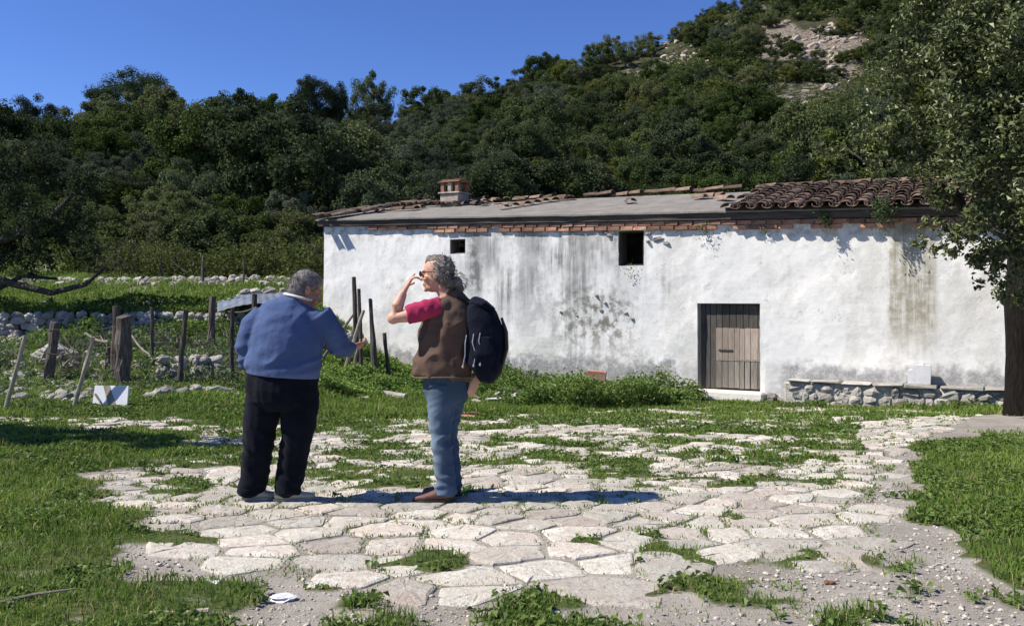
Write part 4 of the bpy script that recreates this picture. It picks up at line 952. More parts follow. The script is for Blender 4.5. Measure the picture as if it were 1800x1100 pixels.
big_tree('olive_tree', 'old dark olive at the left edge with crooked low branches over the terrace', b,
         [(0, 0, -.2), (.15, 0, .6), (.1, .1, 1.3), (.4, 0, 2.0)], [.34, .27, .24, .2],
         [([q(-60, 470, 20.3), q(20, 498, 19.8), q(90, 515, 19.6), q(150, 500, 19.5), q(185, 470, 19.4)], [.10, .085, .07, .055, .03]),
          ([q(-60, 520, 20.3), q(0, 505, 20), q(40, 485, 19.8), q(100, 490, 19.6)], [.09, .07, .05, .03]), ([(.3, 0, 1.8), q(10, 420, 20), q(90, 380, 20), q(130, 340, 20)], [.16, .12, .08, .04]), ([(.3, 0, 1.8), q(-100, 380, 20.5), q(-60, 300, 20.5)], [.15, .1, .05])],
         [(*q(px, py, D), r_) for px, py, D, r_ in ((-150, 330, 21, 1.1), (-60, 340, 20.5, 1.1), (10, 370, 20.3, .95), (60, 400, 20, .8), (-20, 430, 20, .8), (110, 380, 20.4, .7), (130, 430, 20, .6), (60, 455, 19.6, .55), (-60, 460, 20, .7), (160, 440, 19.6, .42), (90, 300, 21, .8), (20, 290, 21, .9), (-60, 260, 21, 1.), (150, 330, 21, .5), (-160, 430, 20, .9))],
         .085, 26000, M_oak, 77, .5)
# a tree whose crown stands left of the view and throws the shade across the lawn
b = Vector((-8.6, 8.55, gz1(-8.6, 8.55)-.1))
big_tree('olive_tree', 'olive just outside the left edge that shades the far strip of lawn', b, [(0, 0, -.2), (.1, 0, .8), (0, .05, 1.5), (.1, 0, 2.2)], [.24, .19, .16, .12], [([(0, 0, 1.5), (.6, .1, 2.0), (1.1, .2, 2.5)], [.09, .06, .03]), ([(0, 0, 1.5), (-.6, .1, 2.1), (-1., -.2, 2.7)], [.09, .06, .03])],
         [(1.9, -.1, 3.4, .6), (1.3, .0, 3.1, .7), (.6, -.1, 2.9, .8), (2.3, .1, 3.7, .42), (0, 0, 2.8, .8), (-.7, .1, 2.7, .7)], .08, 24000, M_olive, 78, .35)
# the carob at the right: trunk at the frame edge, crown reaching over the roof line
b = Vector((8.0, 13.2, gz1(8.0, 13.2)-.1)); q = lambda px, py, D: loc(px, py, D, b)
big_tree('carob_tree', 'large glossy-leaved tree at the right edge with a thick dark straight trunk', b,
         [(0, 0, -.2), (.0, 0, .8), (.02, 0, 1.8), (.05, 0, 2.7), (.1, -.1, 3.6)], [.38, .34, .33, .32, .26],
         [([(.05, 0, 2.6), q(1700, 380, 12.4), q(1680, 340, 11.5), q(1650, 320, 11.4)], [.14, .09, .06, .03]), ([(.05, 0, 2.9), q(1740, 250, 12), q(1690, 190, 11.3), q(1655, 175, 11.5)], [.16, .11, .07, .03]),
          ([(.1, -.1, 3.4), q(1820, 120, 12), q(1780, -40, 11.4)], [.18, .1, .05]), ([(.05, 0, 2.4), q(1760, 440, 12), q(1700, 450, 11.4)], [.1, .06, .03])],
         [(*q(px, py, D), r_) for px, py, D, r_ in ((1690, 10, 11.5, .75), (1775, 20, 11, 1.0), (1640, 110, 11.6, .55), (1720, 140, 11, .8), (1800, 180, 10.6, 1.0), (1600, 200, 11.8, .42), (1665, 235, 11.2, .6), (1755, 290, 10.8, .8), (1545, 220, 11.8, .38), (1490, 262, 11.8, .26), (1545, 290, 11.6, .26), (1435, 262, 11.9, .15), (1590, 100, 11.8, .32), (1465, 310, 11.9, .12), (1690, 350, 11.4, .45), (1750, 400, 11.2, .52), (1805, 420, 11, .65), (1680, 425, 11.2, .30), (1730, 465, 11.3, .32), (1790, 500, 12, .36), (1640, 395, 11.2, .17), (1620, 425, 11.2, .12), (1850, 300, 11.2, .95), (1900, 120, 11.4, 1.2), (1900, 430, 11.8, .8), (1830, -80, 11.4, 1.1), (1730, -90, 11.6, .8), (1610, 40, 11.8, .35), (1650, 310, 11.4, .36), (1640, -40, 11.7, .5), (1790, 90, 10.9, .9), (1735, 220, 11.2, .7), (1805, 340, 10.8, .85), (1600, 300, 11.6, .2), (1570, 150, 11.8, .25), (1655, 175, 11.6, .35))],
         .078, 50000, M_carob, 79, .5)

# ---------------------------------------------------------------- terrace walls, fence, boards, rubble on the left
def stone_wall(name, label, a, b_, rows, size, lean=.0, base=None, jitter=.3, seed=0, dark=None):
    """a dry-stone wall between two ground points, every stone a part"""
    rg = random.Random(seed); ax, ay = a; bx_, by_ = b_; L_ = math.hypot(bx_-ax, by_-ay)
    r = bpy.data.objects.new(name, None); COL.objects.link(r); mx, my = (ax+bx_)/2, (ay+by_)/2; r.location = (mx, my, gz1(mx, my)); tag(r, label, 'wall'); ang = math.atan2(by_-ay, bx_-ax)
    for row in range(rows):
        u = rg.uniform(0, size*.5)
        while u < L_:
            w_ = size*rg.uniform(.6, 1.5); x = ax+(bx_-ax)*u/L_; y = ay+(by_-ay)*u/L_
            top = rows*(.72+.45*float(vnoise(u*.9, seed, 3)))
            if row < top: 
                z0 = gz1(x, y-.3) if base is None else base
                o_ = ob('stone', rg.choice(RM), None, r, (x-mx+rg.uniform(-.05, .05), y-my+rg.uniform(-.06, .06)+row*lean, z0+size*.30+row*size*.60+rg.uniform(-.03, .03)-r.location.z), (rg.uniform(-jitter, jitter), rg.uniform(-jitter, jitter), ang+rg.uniform(-.5, .5)), (w_*.56, size*.6, size*rg.uniform(.36, .5)))
            u += w_*.98
    return r
stone_wall('stone_wall', 'grey dry-stone retaining wall under the grass terrace behind the fence posts', (-9.9, 20.1), (-4.9, 20.1), 5, .19, .02, seed=1, jitter=.5)
stone_wall('stone_wall', 'shaded left stretch of the dry-stone terrace wall beneath the dark olive', (-13.6, 19.6), (-10.1, 20.0), 5, .20, .02, seed=2, jitter=.5)
stone_wall('stone_wall', 'short tumbled stone wall behind the thin post left of the man in blue', G(275, 672), G(400, 668), 4, .17, .03, seed=3, jitter=.6)
stone_wall('stone_wall', 'low line of pale stones in the grass below the tumbled wall', G(265, 702), G(408, 692), 1, .18, seed=4, jitter=.6)
stone_wall('stone_wall', 'heap of bright rubble against the left corner of the farmhouse', (-4.75, 19.0), (-3.45, 19.5), 6, .19, .10, seed=5, jitter=.9)
stone_wall('stone_wall', 'dark stone bank behind the sheet of metal', (-7.0, 22.2), (-5.2, 22.6), 3, .24, seed=6)
stone_wall('stone_wall', 'line of scattered stones along the top of the upper terrace', (-17.5, 27.6), (-7.2, 28.2), 1, .26, seed=7, jitter=.7)
M_brush = leaf_mat('dry_brush', (.07, .06, .045), (.19, .165, .13), .8, .1, .1)
def clutter(name, poly_, n, hmax, leaf, asp, m, seed, zb=0.):
    rng_ = np.random.default_rng(seed); xs = [p[0] for p in poly_]; ys = [p[1] for p in poly_]; X = rng_.uniform(min(xs), max(xs), n); Y = rng_.uniform(min(ys), max(ys), n); k = inpoly(X, Y, poly_) & (rng_.random(n) < sstep(.4, .58, fbm(X*.8, Y*.8, seed))) & ~in_shut(X, Y); X, Y = X[k], Y[k]; n = len(X)
    Zc = gz(X, Y)+zb+rng_.random(n)*hmax*fbm(X*1.1, Y*1.1, seed+1)*1.5
    o_ = ob(name, leaves_mesh(name, np.stack([X, Y, Zc], 1), rand_dirs(n, rng_)+[0, -.3, .4], leaf*rng_.uniform(.5, 1.6, n), asp, rng_.random(n), .1, rng_), m); tag(o_, kind='stuff')
clutter('dry_brush', [(-15, 29.5), (-5.5, 29.5), (-5.5, 34.5), (-17, 34.5)], 9000, .9, .34, .06, M_brush, 301)
clutter('undergrowth', [(-17, 28.5), (-5.3, 28), (-5.5, 34.5), (-20, 34.5)], 52000, 1.3, .12, .5, M_bush, 302)
clutter('weeds', [(-14, 20.2), (-4.8, 20.2), (-4.8, 21.6), (-14, 21.6)], 15000, .34, .09, .5, M_weed, 303)
clutter('weeds', [(-14, 18.6), (-4.6, 18.8), (-4.2, 20.1), (-14, 19.8)], 15000, .55, .08, .5, M_weed, 304)
clutter('weeds', [(-12, 13.2), (-4.2, 13.8), (-4.2, 18.5), (-14, 18.5)], 26000, .42, .075, .5, M_weed, 305)
clutter('dry_brush', [(-13, 13.2), (-4.6, 14), (-4.8, 19.5), (-14, 19.5)], 9000, .5, .26, .06, M_brush, 306)
def crumbs(poly_, n, smin, smax, seed, m):
    rng_ = np.random.default_rng(seed); xs = [p[0] for p in poly_]; ys = [p[1] for p in poly_]; X = rng_.uniform(min(xs), max(xs), n); Y = rng_.uniform(min(ys), max(ys), n); k = inpoly(X, Y, poly_) & (rng_.random(n) < sstep(.42, .6, fbm(X*.9, Y*1.2, seed))); X, Y = X[k], Y[k]; n = len(X)
    sc = smin+(smax-smin)*rng_.random(n)**2; an = rng_.random(n)*6.28; ca, sa = np.cos(an), np.sin(an)
    VV = np.stack([(pvs[None, :, 0]*ca[:, None]-pvs[None, :, 1]*sa[:, None])*sc[:, None]+X[:, None], (pvs[None, :, 0]*sa[:, None]+pvs[None, :, 1]*ca[:, None])*sc[:, None]+Y[:, None], pvs[None, :, 2]*sc[:, None]*1.3+(gz(X, Y)+sc*.35)[:, None]], -1)
    FF = (np.arange(n)[:, None, None]*len(pvs)+np.array(tri)[None]).reshape(-1, 3); o_ = ob('rubble', mesh_np('rubble', VV.reshape(-1, 3), FF, False, np.repeat(rng_.random(n), len(pvs))), m); tag(o_, kind='stuff')
crumbs(poly((-60, 700), (200, 712), (260, 690), (200, 650), (-60, 645)), 1500, .02, .09, 401, M_rock)
crumbs([(-14, 18.4), (-4.2, 18.6), (-4.0, 20.2), (-14, 20)], 1500, .03, .10, 402, M_rock)
crumbs([(-16, 26.8), (-5.2, 26.8), (-5.2, 28.6), (-17, 28.6)], 1300, .03, .13, 403, M_rock)
crumbs([(-13, 20.4), (-5.2, 20.6), (-5.2, 23), (-14, 22.4)], 900, .03, .12, 404, M_rock)
crumbs(poly((240, 700), (430, 700), (430, 655), (250, 655)), 420, .02, .07, 405, M_rock)
rg = random.Random(31)
def loose(n, xs_, ys_, smin, smax, label, group):
    for _ in range(n):
        px, py = rg.uniform(*xs_), rg.uniform(*ys_); x, y = G(px, py); s = rg.uniform(smin, smax)
        o_ = ob('rock', rg.choice(RM), None, None, (x, y, gz1(x, y)+s*.15), (rg.uniform(-.5, .5), rg.uniform(-.5, .5), rg.random()*6), (s, s*rg.uniform(.6, .9), s*rg.uniform(.35, .6))); tag(o_, label, 'rock', group)
loose(58, (-40, 195), (652, 705), .06, .17, 'pale weathered stone in the band of rubble by the short thick post', 'pale rubble stones at the far left')
loose(30, (-20, 260), (585, 650), .07, .2, 'grey field stone among the weeds behind the left fence posts', 'field stones behind the left posts')
loose(26, (0, 560), (494, 506), .09, .2, 'light stone lying on the grass of the upper terrace', 'stones on the upper terrace')
loose(10, (250, 420), (660, 700), .05, .1, 'small bright stone beside the tumbled wall', 'small stones beside the tumbled wall')
x, y = G(98, 640); o = ob('boulder', RM[2], None, None, (x, y, gz1(x, y)+.12), (.2, .1, 1), (.38, .3, .26)); tag(o, 'largest rounded grey boulder behind the leaning stick at the left', 'boulder')
# fence posts: foot pixel, top pixel, width in pixels
def post(name, f, t, w_, label, cat='fence post', m=None, D=None, tip=.85, group=None, sharp=False):
    x, y = G(*f) if D is None else ((f[0]-900)/F*D, D); g = gz1(x, y); s = F/y
    top = Vector(((t[0]-900)/s, y+random.uniform(-.05, .05), CZ-(t[1]-HY)/s)); a = Vector((x, y, g-.15)); V, Fc = [], []; n = 7; P = []; r_ = w_/s/2
    for k in range(n): u = k/(n-1); p = a.lerp(top, u); P.append(p-Vector((x, y, g))+Vector((random.uniform(-1, 1), random.uniform(-1, 1), 0))*r_*.14)
    Rr = [r_*(1-(1-tip)*k/(n-1))*random.uniform(.88, 1.1) for k in range(n)]
    tube(V, Fc, P, Rr, 9); V = [v+Vector((random.uniform(-.06, .06), random.uniform(-.06, .06), random.uniform(-.1, .1) if i >= 9*(n-1) else 0))*r_*2 for i, v in enumerate(V)]
    o_ = ob(name, mesh_py(name, V, Fc), m or M_post, None, (x, y, g)); tag(o_, label, cat, group); return o_
post('thin_stake', (4, 722), (43, 590), 8, 'thin leaning stake nearest the left edge', 'stake', M_stick)
post('fence_post', (84, 672), (98, 567), 19, 'short thick grey post left of the leaning stick')
post('thin_stake', (125, 716), (166, 592), 8, 'leaning stick between the short thick post and the white board', 'stake', M_stick)
post('fence_post', (216, 683), (221, 556), 29, 'thickest weathered post directly behind the leaning white board')
post('fence_post', (203, 676), (207, 538), 15, 'tall narrow post touching the left side of the thickest one')
post('fence_post', (190, 656), (190, 610), 15, 'stubby post half hidden left of the thickest post')
post('fence_post', (267, 648), (268, 540), 7, 'slender upright post right of the thickest one')
post('fence_post', (313, 680), (328, 545), 10, 'slightly tilted dark post in front of the tumbled wall')
post('fence_post', (371, 620), (372, 521), 14, 'upright post standing beside the sheet of metal')
post('fence_post', (406, 676), (410, 541), 9, 'dark post nearest the elbow of the man in blue')
post('fence_post', (447, 610), (447, 517), 11, 'post end rising behind the shoulder of the man in blue')
post('fence_post', (356, 502), (357, 449), 5, 'thin upper terrace post in the middle of three'); post('fence_post', (428, 502), (429, 456), 4, 'thin upper terrace post nearest the farmhouse'); post('fence_post', (282, 492), (283, 450), 5, 'thin upper terrace post farthest left')
post('fence_post', (628, 640), (622, 487), 9, 'tallest pole of the pair leaning in front of the left end of the white wall', D=18.4)
post('fence_post', (636, 640), (632, 508), 7, 'shorter dark pole beside the tallest pole at the white wall', D=18.3)
post('thin_stake', (600, 624), (639, 545), 7, 'pale bent stick slanting across the pair of poles', 'stake', M_stick, D=17.9)
post('thin_stake', (612, 625), (634, 596), 4, 'pale twig low between the slanting stick and the poles', 'stake', M_stick, D=17.8)
post('board_or_shadow_strip', (686, 632), (675, 585), 8, 'short dark board leaning against the white wall left of the man in the vest', 'board', M_darkwood, D=19.4)
post('board_or_shadow_strip', (661, 640), (652, 526), 16, 'dark tapering strip standing in for the shadow of the poles on the white wall', 'board', M_darkwood, D=19.3, tip=.35)  # solid dark strip in place of the poles' cast shadow
post('thin_stake', (560, 530), (622, 552), 5, 'long thin branch lying across the rubble towards the poles', 'branch', M_stick, D=18.6)
# fence wires
def strand(pts, r_, name, label, cat, m):
    V, Fc = [], []; P = []
    for i in range(len(pts)-1):
        for k in range(6): u = k/6; p = Vector(pts[i]).lerp(Vector(pts[i+1]), u); p.z -= .05*math.sin(math.pi*u); P.append(p)
    P.append(Vector(pts[-1])); c = P[0].copy(); tube(V, Fc, [p-c for p in P], r_, 5); o_ = ob(name, mesh_py(name, V, Fc), m, None, c); tag(o_, label, cat); return o_
def onpost(f, h): x, y = G(*f); return (x, y-.06, gz1(x, y)+h)
for h, l in ((.55, 'lower sagging wire strung between the thin fence posts'), (1.0, 'upper sagging wire strung between the thin fence posts')):
    strand([onpost((84, 672), h*.9), onpost((216, 683), h), onpost((313, 680), h), onpost((406, 676), h)], .005, 'fence_wire', l, 'wire', M_fascia)
strand([W(330, 480, 27), W(300, 455, 27)], .03, 'fence_brace', 'slanting brace pole leaning on the farthest upper terrace post', 'pole', M_post)
strand([W(232, 590, 15.5), W(262, 622, 15), W(280, 640, 14.8)], .018, 'fence_brace', 'thin diagonal stick between the thickest and the slender post', 'pole', M_stick)
strand([W(150, 585, 15.2), W(190, 600, 15)], .02, 'fence_rail', 'short grey rail reaching left from the thickest post', 'pole', M_stick)
strand([W(400, 548, 15.9), W(450, 540, 16)], .016, 'fence_rail', 'pale thin rail behind the elbow of the man in blue', 'pole', M_stick)
# sheet of galvanised metal lying on the terrace wall
def f_metal(nt, o):
    v = coords(nt); n = nz(nt, v, 4, 4); c = mixc(nt, mrange(nt, n, .4, .65), (.24, .27, .31), (.17, .185, .20)); principled(nt, o, c, .45, bump(nt, n, .3, .01), .4, .35)
M_sheet = mat('dull_metal_sheet', f_metal)
A_, B_, C_, D_ = W(382, 548, 19.2), W(382, 529, 20.6), W(512, 508, 21.), W(520, 524, 19.4)
V, Fc = [], []; nx = 40
for i in range(nx+1):
    u = i/nx; lo = A_.lerp(D_, u); hi = B_.lerp(C_, u)
    for j in range(3): p = lo.lerp(hi, j/2); V.append(p+Vector((0, 0, .006*math.sin(u*nx*math.pi/2)+.05*math.sin(u*5)))); V.append(p+Vector((0, 0, .006*math.sin(u*nx*math.pi/2)+.05*math.sin(u*5)-.004)))
for i in range(nx):
    for j in range(2):
        a = i*6+j*2; Fc.append((a, a+6, a+8, a+2)); Fc.append((a+1, a+3, a+9, a+7))
c = V[0].copy(); o = ob('metal_sheet', mesh_py('metal_sheet', [v-c for v in V], Fc), M_sheet, None, c); tag(o, 'pale blue-grey corrugated sheet lying slanted on top of the terrace wall', 'metal sheet')
# leaning white board with a brown stripe
x, y = G(192, 716); sb = F/y; bd = bpy.data.objects.new('painted_board', None); COL.objects.link(bd); bd.location = (x, y, gz1(x, y)); bd.rotation_euler = (-.20, 0, -.22); tag(bd, 'white panel with a brown diagonal stripe leaning on the foot of the thickest post', 'panel')
w_, h_ = 70/sb/2, 34/sb*1.15
M_whitep = rough_mat('dirty_white_panel', (.70, .71, .73), (.58, .59, .61), 5, .2, .004, .5, .35, .05)
def prism(name, pts, y0, y1, m, parent):
    n = len(pts); V = [(px, y0, pz) for px, pz in pts]+[(px, y1, pz) for px, pz in pts]
    return ob(name, mesh_py(name, V, [list(range(n)), list(range(n, 2*n))[::-1]]+[(k, n+k, n+(k+1) % n, (k+1) % n) for k in range(n)]), m, parent)
prism('board', [(-w_, 0), (w_, .0), (w_*.93, h_), (-w_, h_*.97)], 0, .02, M_whitep, bd)
prism('stripe', [(-w_*.02, .0), (w_*.45, .0), (-w_*.15, h_*.985), (-w_*.5, h_*.975)], -.006, -.002, M_palewood, bd)
prism('batten', [(-w_*.92, h_*.55), (-w_*.86, h_*.62), (-w_*.45, h_*.22), (-w_*.52, h_*.18)], -.018, -.003, M_greywood, bd)
# ---------------------------------------------------------------- rubble, bricks, litter
def slab_ob(name, px, py, w_, d_, h_, rz_, m, label, cat, tilt=(0, 0), z=0, group=None, jit=.01):
    x, y = G(px, py); o_ = box_ob(name, (-w_/2, -d_/2, 0), (w_/2, d_/2, h_), m, None, min(h_, w_, d_)*.12, jit); o_.location = (x, y, gz1(x, y)+z); o_.rotation_euler = (tilt[0], tilt[1], rz_); tag(o_, label, cat, group); return o_
slab_ob('stone_slab', 637, 703, .24, .14, .06, .2, M_palewood, 'small tan slab lying left of the grey pole in the grass', 'slab')
x, y = G(690, 702); V, Fc = [], []; tube(V, Fc, [(-.45, .25, .12), (-.1, .05, .10), (.28, -.15, .07)], [.06, .065, .06], 9); o = ob('broken_pole', mesh_py('broken_pole', V, Fc), M_rock, None, (x, y, gz1(x, y))); tag(o, 'grey broken concrete pole lying in the grass left of the jeans', 'pole')
slab_ob('stone_slab', 662, 692, .3, .2, .05, .5, M_rock, 'flat grey slab behind the broken pole', 'slab', (.1, .2), .02)
rg = random.Random(44)
M_black = rough_mat('burnt_board_and_cell_shade', (.03, .028, .026), (.06, .055, .05), 8, .6, .01, .9, .1, .2)
for k in range(26):
    px = rg.uniform(825, 945); py = 714-rg.random()*16; m = rg.choice((M_palewood, M_brick, M_plaster, M_black, M_tile, M_plaster, M_rock)); nm = {M_palewood: 'board scrap', M_brick: 'brick scrap', M_plaster: 'plaster lump', M_black: 'charred scrap', M_tile: 'tile scrap', M_rock: 'stone lump'}[m]
    slab_ob('rubble_piece', px, py, rg.uniform(.12, .34), rg.uniform(.08, .16), rg.uniform(.03, .07), rg.random()*3, m, nm+' in the rubble heap right of the man in the vest', 'rubble', (rg.uniform(-.4, .4), rg.uniform(-.5, .5)), rg.uniform(.02, .16), 'rubble heap right of the man in the vest: '+nm, .012)
slab_ob('flat_brick', 822, 736, .2, .10, .05, .1, M_brick, 'thin reddish brick lying on the paving behind the jeans', 'brick')
slab_ob('flat_brick', 832, 730, .2, .1, .05, .3, M_brick, 'second reddish brick just behind the thin one near the jeans', 'brick')
# hollow terracotta block on the footing left of the door
s_, z_ = SZ(1062, 652); p = hp(s_, -.45, 0); hb = bpy.data.objects.new('hollow_brick', None); COL.objects.link(hb); hb.location = (p.x, p.y, z_-.15); hb.rotation_euler = (0, .09, house.rotation_euler.z+.35); tag(hb, 'orange hollow terracotta block on the stones under the larger window', 'brick')
box_ob('block', (-.20, -.1, 0), (.20, .1, .19), M_brick, hb, .008); 
for k in range(3):
    for j in range(2): box_ob('dark_cell_plate', (.2005, -.08+k*.056, .02+j*.085), (.2035, -.035+k*.056, .09+j*.085), M_black, hb, 0)  # dark plates on the solid end stand in for shaded hollows
slab_ob('stone_slab', 1085, 662, .5, .16, .07, -.5, M_plaster, 'pale slab the terracotta block stands on', 'slab', (0, 0), .12)
# white plastic canister on the ledge
M_can = rough_mat('cloudy_white_plastic', (.66, .66, .67), (.58, .56, .56), 4, .1, .003, .45, .4, .0)
s_, _ = SZ(1617, 655, -.22); p = hp(s_, -.22, ztp-.012); cn = bpy.data.objects.new('canister', None); COL.objects.link(cn); cn.location = p; cn.rotation_euler = (0, 0, house.rotation_euler.z); tag(cn, 'white plastic canister with one cut shoulder standing on the stone ledge', 'canister')
prism('canister_body', [(-.19, 0), (.17, 0), (.18, .28), (.17, .33), (-.06, .335), (-.12, .25), (-.19, .235)], -.10, .10, M_can, cn)
V, Fc = [], []; tube(V, Fc, [(.05, 0, .33), (.05, 0, .36)], .03, 10); ob('canister_cap', mesh_py('cap', V, Fc), M_can, cn)
V, Fc = [], []; tube(V, Fc, [(-.05, 0, .33), (-.04, 0, .37), (.01, 0, .37), (.02, 0, .33)], .009, 6); ob('canister_handle', mesh_py('handle', V, Fc), M_can, cn)
# things lying on the bare ground
def blob(name, px, py, sc, m, label, cat, seed=3, rz_=0., lift=.3):
    x, y = G(px, py); me = rock_mesh(seed, name, 12, 7, .3); o_ = ob(name, me, m, None, (x, y, gz1(x, y)+sc[2]*lift), (0, 0, rz_), sc); tag(o_, label, cat); return o_
blob('crushed_can', 496, 1056, (.062, .045, .018), M_whitep, 'crushed whitish tin lying on the bare earth by the weeds', 'can', 91, .3, .6)
blob('plastic_scrap', 377, 1028, (.045, .02, .012), M_whitep, 'small bright white scrap on the earth left of the crushed tin', 'scrap', 92, -.6, .8)
blob('orange_scrap', 1458, 1027, (.030, .02, .008), M_brick, 'small orange tile chip on the bare earth at the lower right', 'tile chip', 93, .2, .8)
blob('flat_stone', 1372, 1072, (.06, .04, .012), M_rock, 'flat tan stone on the earth right of the biggest paving slab', 'stone', 94, .3)
blob('white_stone', 1530, 1092, (.03, .018, .014), M_plaster, 'small white stone at the bottom edge right of the flat tan stone', 'stone', 95, .3)
blob('white_stone', 1792, 1046, (.04, .03, .02), M_rock, 'white stone at the right edge by the lawn corner', 'stone', 96, .3)
x, y = G(312, 1090); V, Fc = [], []; tube(V, Fc, [(-.13, 0, .02), (-.08, .005, .025), (.02, -.004, .022), (.10, .008, .03), (.14, .012, .03)], [.012, .010, .010, .012, .014], 8); o = ob('fallen_stick', mesh_py('fallen_stick', V, Fc), M_palewood, None, (x, y, gz1(x, y)+.004)); tag(o, 'short pale stick lying at the bottom left on the earth', 'stick')
x, y = G(80, 1072); V, Fc = [], []; tube(V, Fc, [(-.2, -.06, .03), (-.05, 0, .05), (.12, .05, .06)], [.008, .007, .004], 6); o = ob('fallen_stick', mesh_py('fallen_stick', V, Fc), M_stick, None, (x, y, gz1(x, y)+.02)); tag(o, 'thin brown twig in the grass at the lower left corner', 'stick')

# ---------------------------------------------------------------- the two men
def skin_mat(name, c1, c2):
    def f(nt, o):
        v = coords(nt); n = nz(nt, v, 14, 4); n2 = nz(nt, v, 130, 3)
        p = principled(nt, o, mixc(nt, mrange(nt, n, .35, .7), c1, c2), .5, bump(nt, n2, .25, .002), .35); p.inputs['Subsurface Weight'].default_value = .08; p.inputs['Subsurface Radius'].default_value = (.02, .008, .004)
    return mat(name, f)
M_skin1 = skin_mat('tanned_skin', (.33, .16, .10), (.42, .22, .145)); M_skin2 = skin_mat('fair_skin', (.52, .29, .20), (.60, .33, .24))
M_hair1 = rough_mat('grey_brown_hair', (.115, .10, .092), (.22, .20, .19), 40, .8, .006, .6, .3, 0, stretch=(1, 1, .35))
M_hair2 = rough_mat('grey_curly_hair', (.10, .082, .070), (.25, .22, .19), 26, .9, .008, .6, .3, 0)
M_sweater = cloth_mat('blue_wool', (.066, .100, .205), (.085, .125, .245)); M_shirt = cloth_mat('white_shirt', (.7, .7, .68), (.6, .6, .6))
M_navy = cloth_mat('navy_trouser_cloth', (.006, .007, .012), (.010, .011, .018), rough=1.); M_shoe1 = rough_mat('beige_leather', (.36, .32, .24), (.46, .42, .33), 12, .3, .003, .6, .3, 0)
M_sole = rough_mat('shoe_sole', (.40, .37, .30), (.3, .28, .24), 12, .3, .003, .8, .2, 0); M_shoe2 = rough_mat('brown_leather', (.11, .05, .035), (.17, .085, .06), 12, .3, .003, .5, .35, 0); M_sole2 = rough_mat('dark_sole', (.05, .04, .035), (.09, .075, .06), 12, .3, .003, .8, .2, 0)
def f_jeans(nt, o):
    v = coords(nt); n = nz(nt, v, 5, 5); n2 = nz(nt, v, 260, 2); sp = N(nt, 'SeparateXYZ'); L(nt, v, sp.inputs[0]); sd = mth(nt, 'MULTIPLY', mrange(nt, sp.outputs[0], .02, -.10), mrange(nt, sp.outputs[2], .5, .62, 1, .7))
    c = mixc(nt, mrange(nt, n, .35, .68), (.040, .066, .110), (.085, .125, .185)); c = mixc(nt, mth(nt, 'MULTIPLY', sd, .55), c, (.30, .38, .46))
    c = mixc(nt, mrange(nt, sp.outputs[2], .66, .80, 0, .8), c, (.045, .07, .095)); c = mixc(nt, mth(nt, 'MULTIPLY', n2, .3), c, (.05, .08, .13))  # upper part darkened, its shade put into the denim colour
    principled(nt, o, c, .9, bump(nt, mth(nt, 'ADD', nz(nt, v, 30, 4), n2), .5, .004), .15)
M_jeans = mat('faded_denim', f_jeans)
def f_vest(nt, o):
    v = coords(nt); n = nz(nt, v, 6, 5); sp = N(nt, 'SeparateXYZ'); L(nt, v, sp.inputs[0])
    c = mixc(nt, mrange(nt, n, .2, .8), (.080, .050, .036), (.108, .068, .049)); c = mixc(nt, mrange(nt, sp.outputs[2], 1.36, 1.37, 0, .5), c, (.088, .062, .042))
    principled(nt, o, c, .85, bump(nt, nz(nt, v, 60, 4), .4, .003), .2)
M_vest = mat('brown_vest_cloth', f_vest); M_pink = cloth_mat('pink_tshirt', (.36, .03, .085), (.46, .05, .12)); M_pack = cloth_mat('navy_nylon', (.004, .006, .014), (.008, .010, .022), rough=.7); M_cord = cloth_mat('grey_cord', (.25, .27, .32), (.4, .4, .45)); M_packside = cloth_mat('dark_olive_nylon', (.035, .032, .022), (.05, .045, .032), rough=.6)
M_glass = rough_mat('sunglass_lens', (.01, .01, .01), (.015, .012, .012), 3, 0, .001, .15, .6, 0); M_eye = rough_mat('eye_white', (.25, .2, .17), (.3, .25, .2), 3, 0, .001, .3, .5, 0)
M_hem = cloth_mat('vest_binding', (.13, .10, .065), (.18, .14, .10))
def frame_of(fwd, up=(0, 0, 1)):
    f = Vector(fwd).normalized(); s_ = f.cross(Vector(up)).normalized(); u = s_.cross(f); return Matrix((s_, f, u)).transposed()
def head_geo(V, Fc, c, M, s=1.):
    c = Vector(c); E = lambda p, r: ellipsoid(V, Fc, c+M @ (Vector(p)*s), [x*s for x in r], M, 18, 12)
    E((0, -.008, .03), (.078, .097, .090)); E((0, .022, -.03), (.062, .074, .085)); E((0, .035, -.085), (.048, .052, .034)); E((0, .084, .022), (.050, .016, .012)); E((0, .102, -.012), (.010, .016, .030)); E((0, .110, -.030), (.015, .016, .012))
    E((0, .092, -.062), (.024, .012, .007)); E((0, .090, -.073), (.020, .011, .007)); E((0, .083, -.100), (.020, .016, .015)); E((.045, .062, -.03), (.022, .022, .02)); E((-.045, .062, -.03), (.022, .022, .02))
    for k in (-1, 1): E((.081*k, -.012, -.008), (.009, .020, .031)); E((.086*k, -.018, .004), (.006, .016, .019))
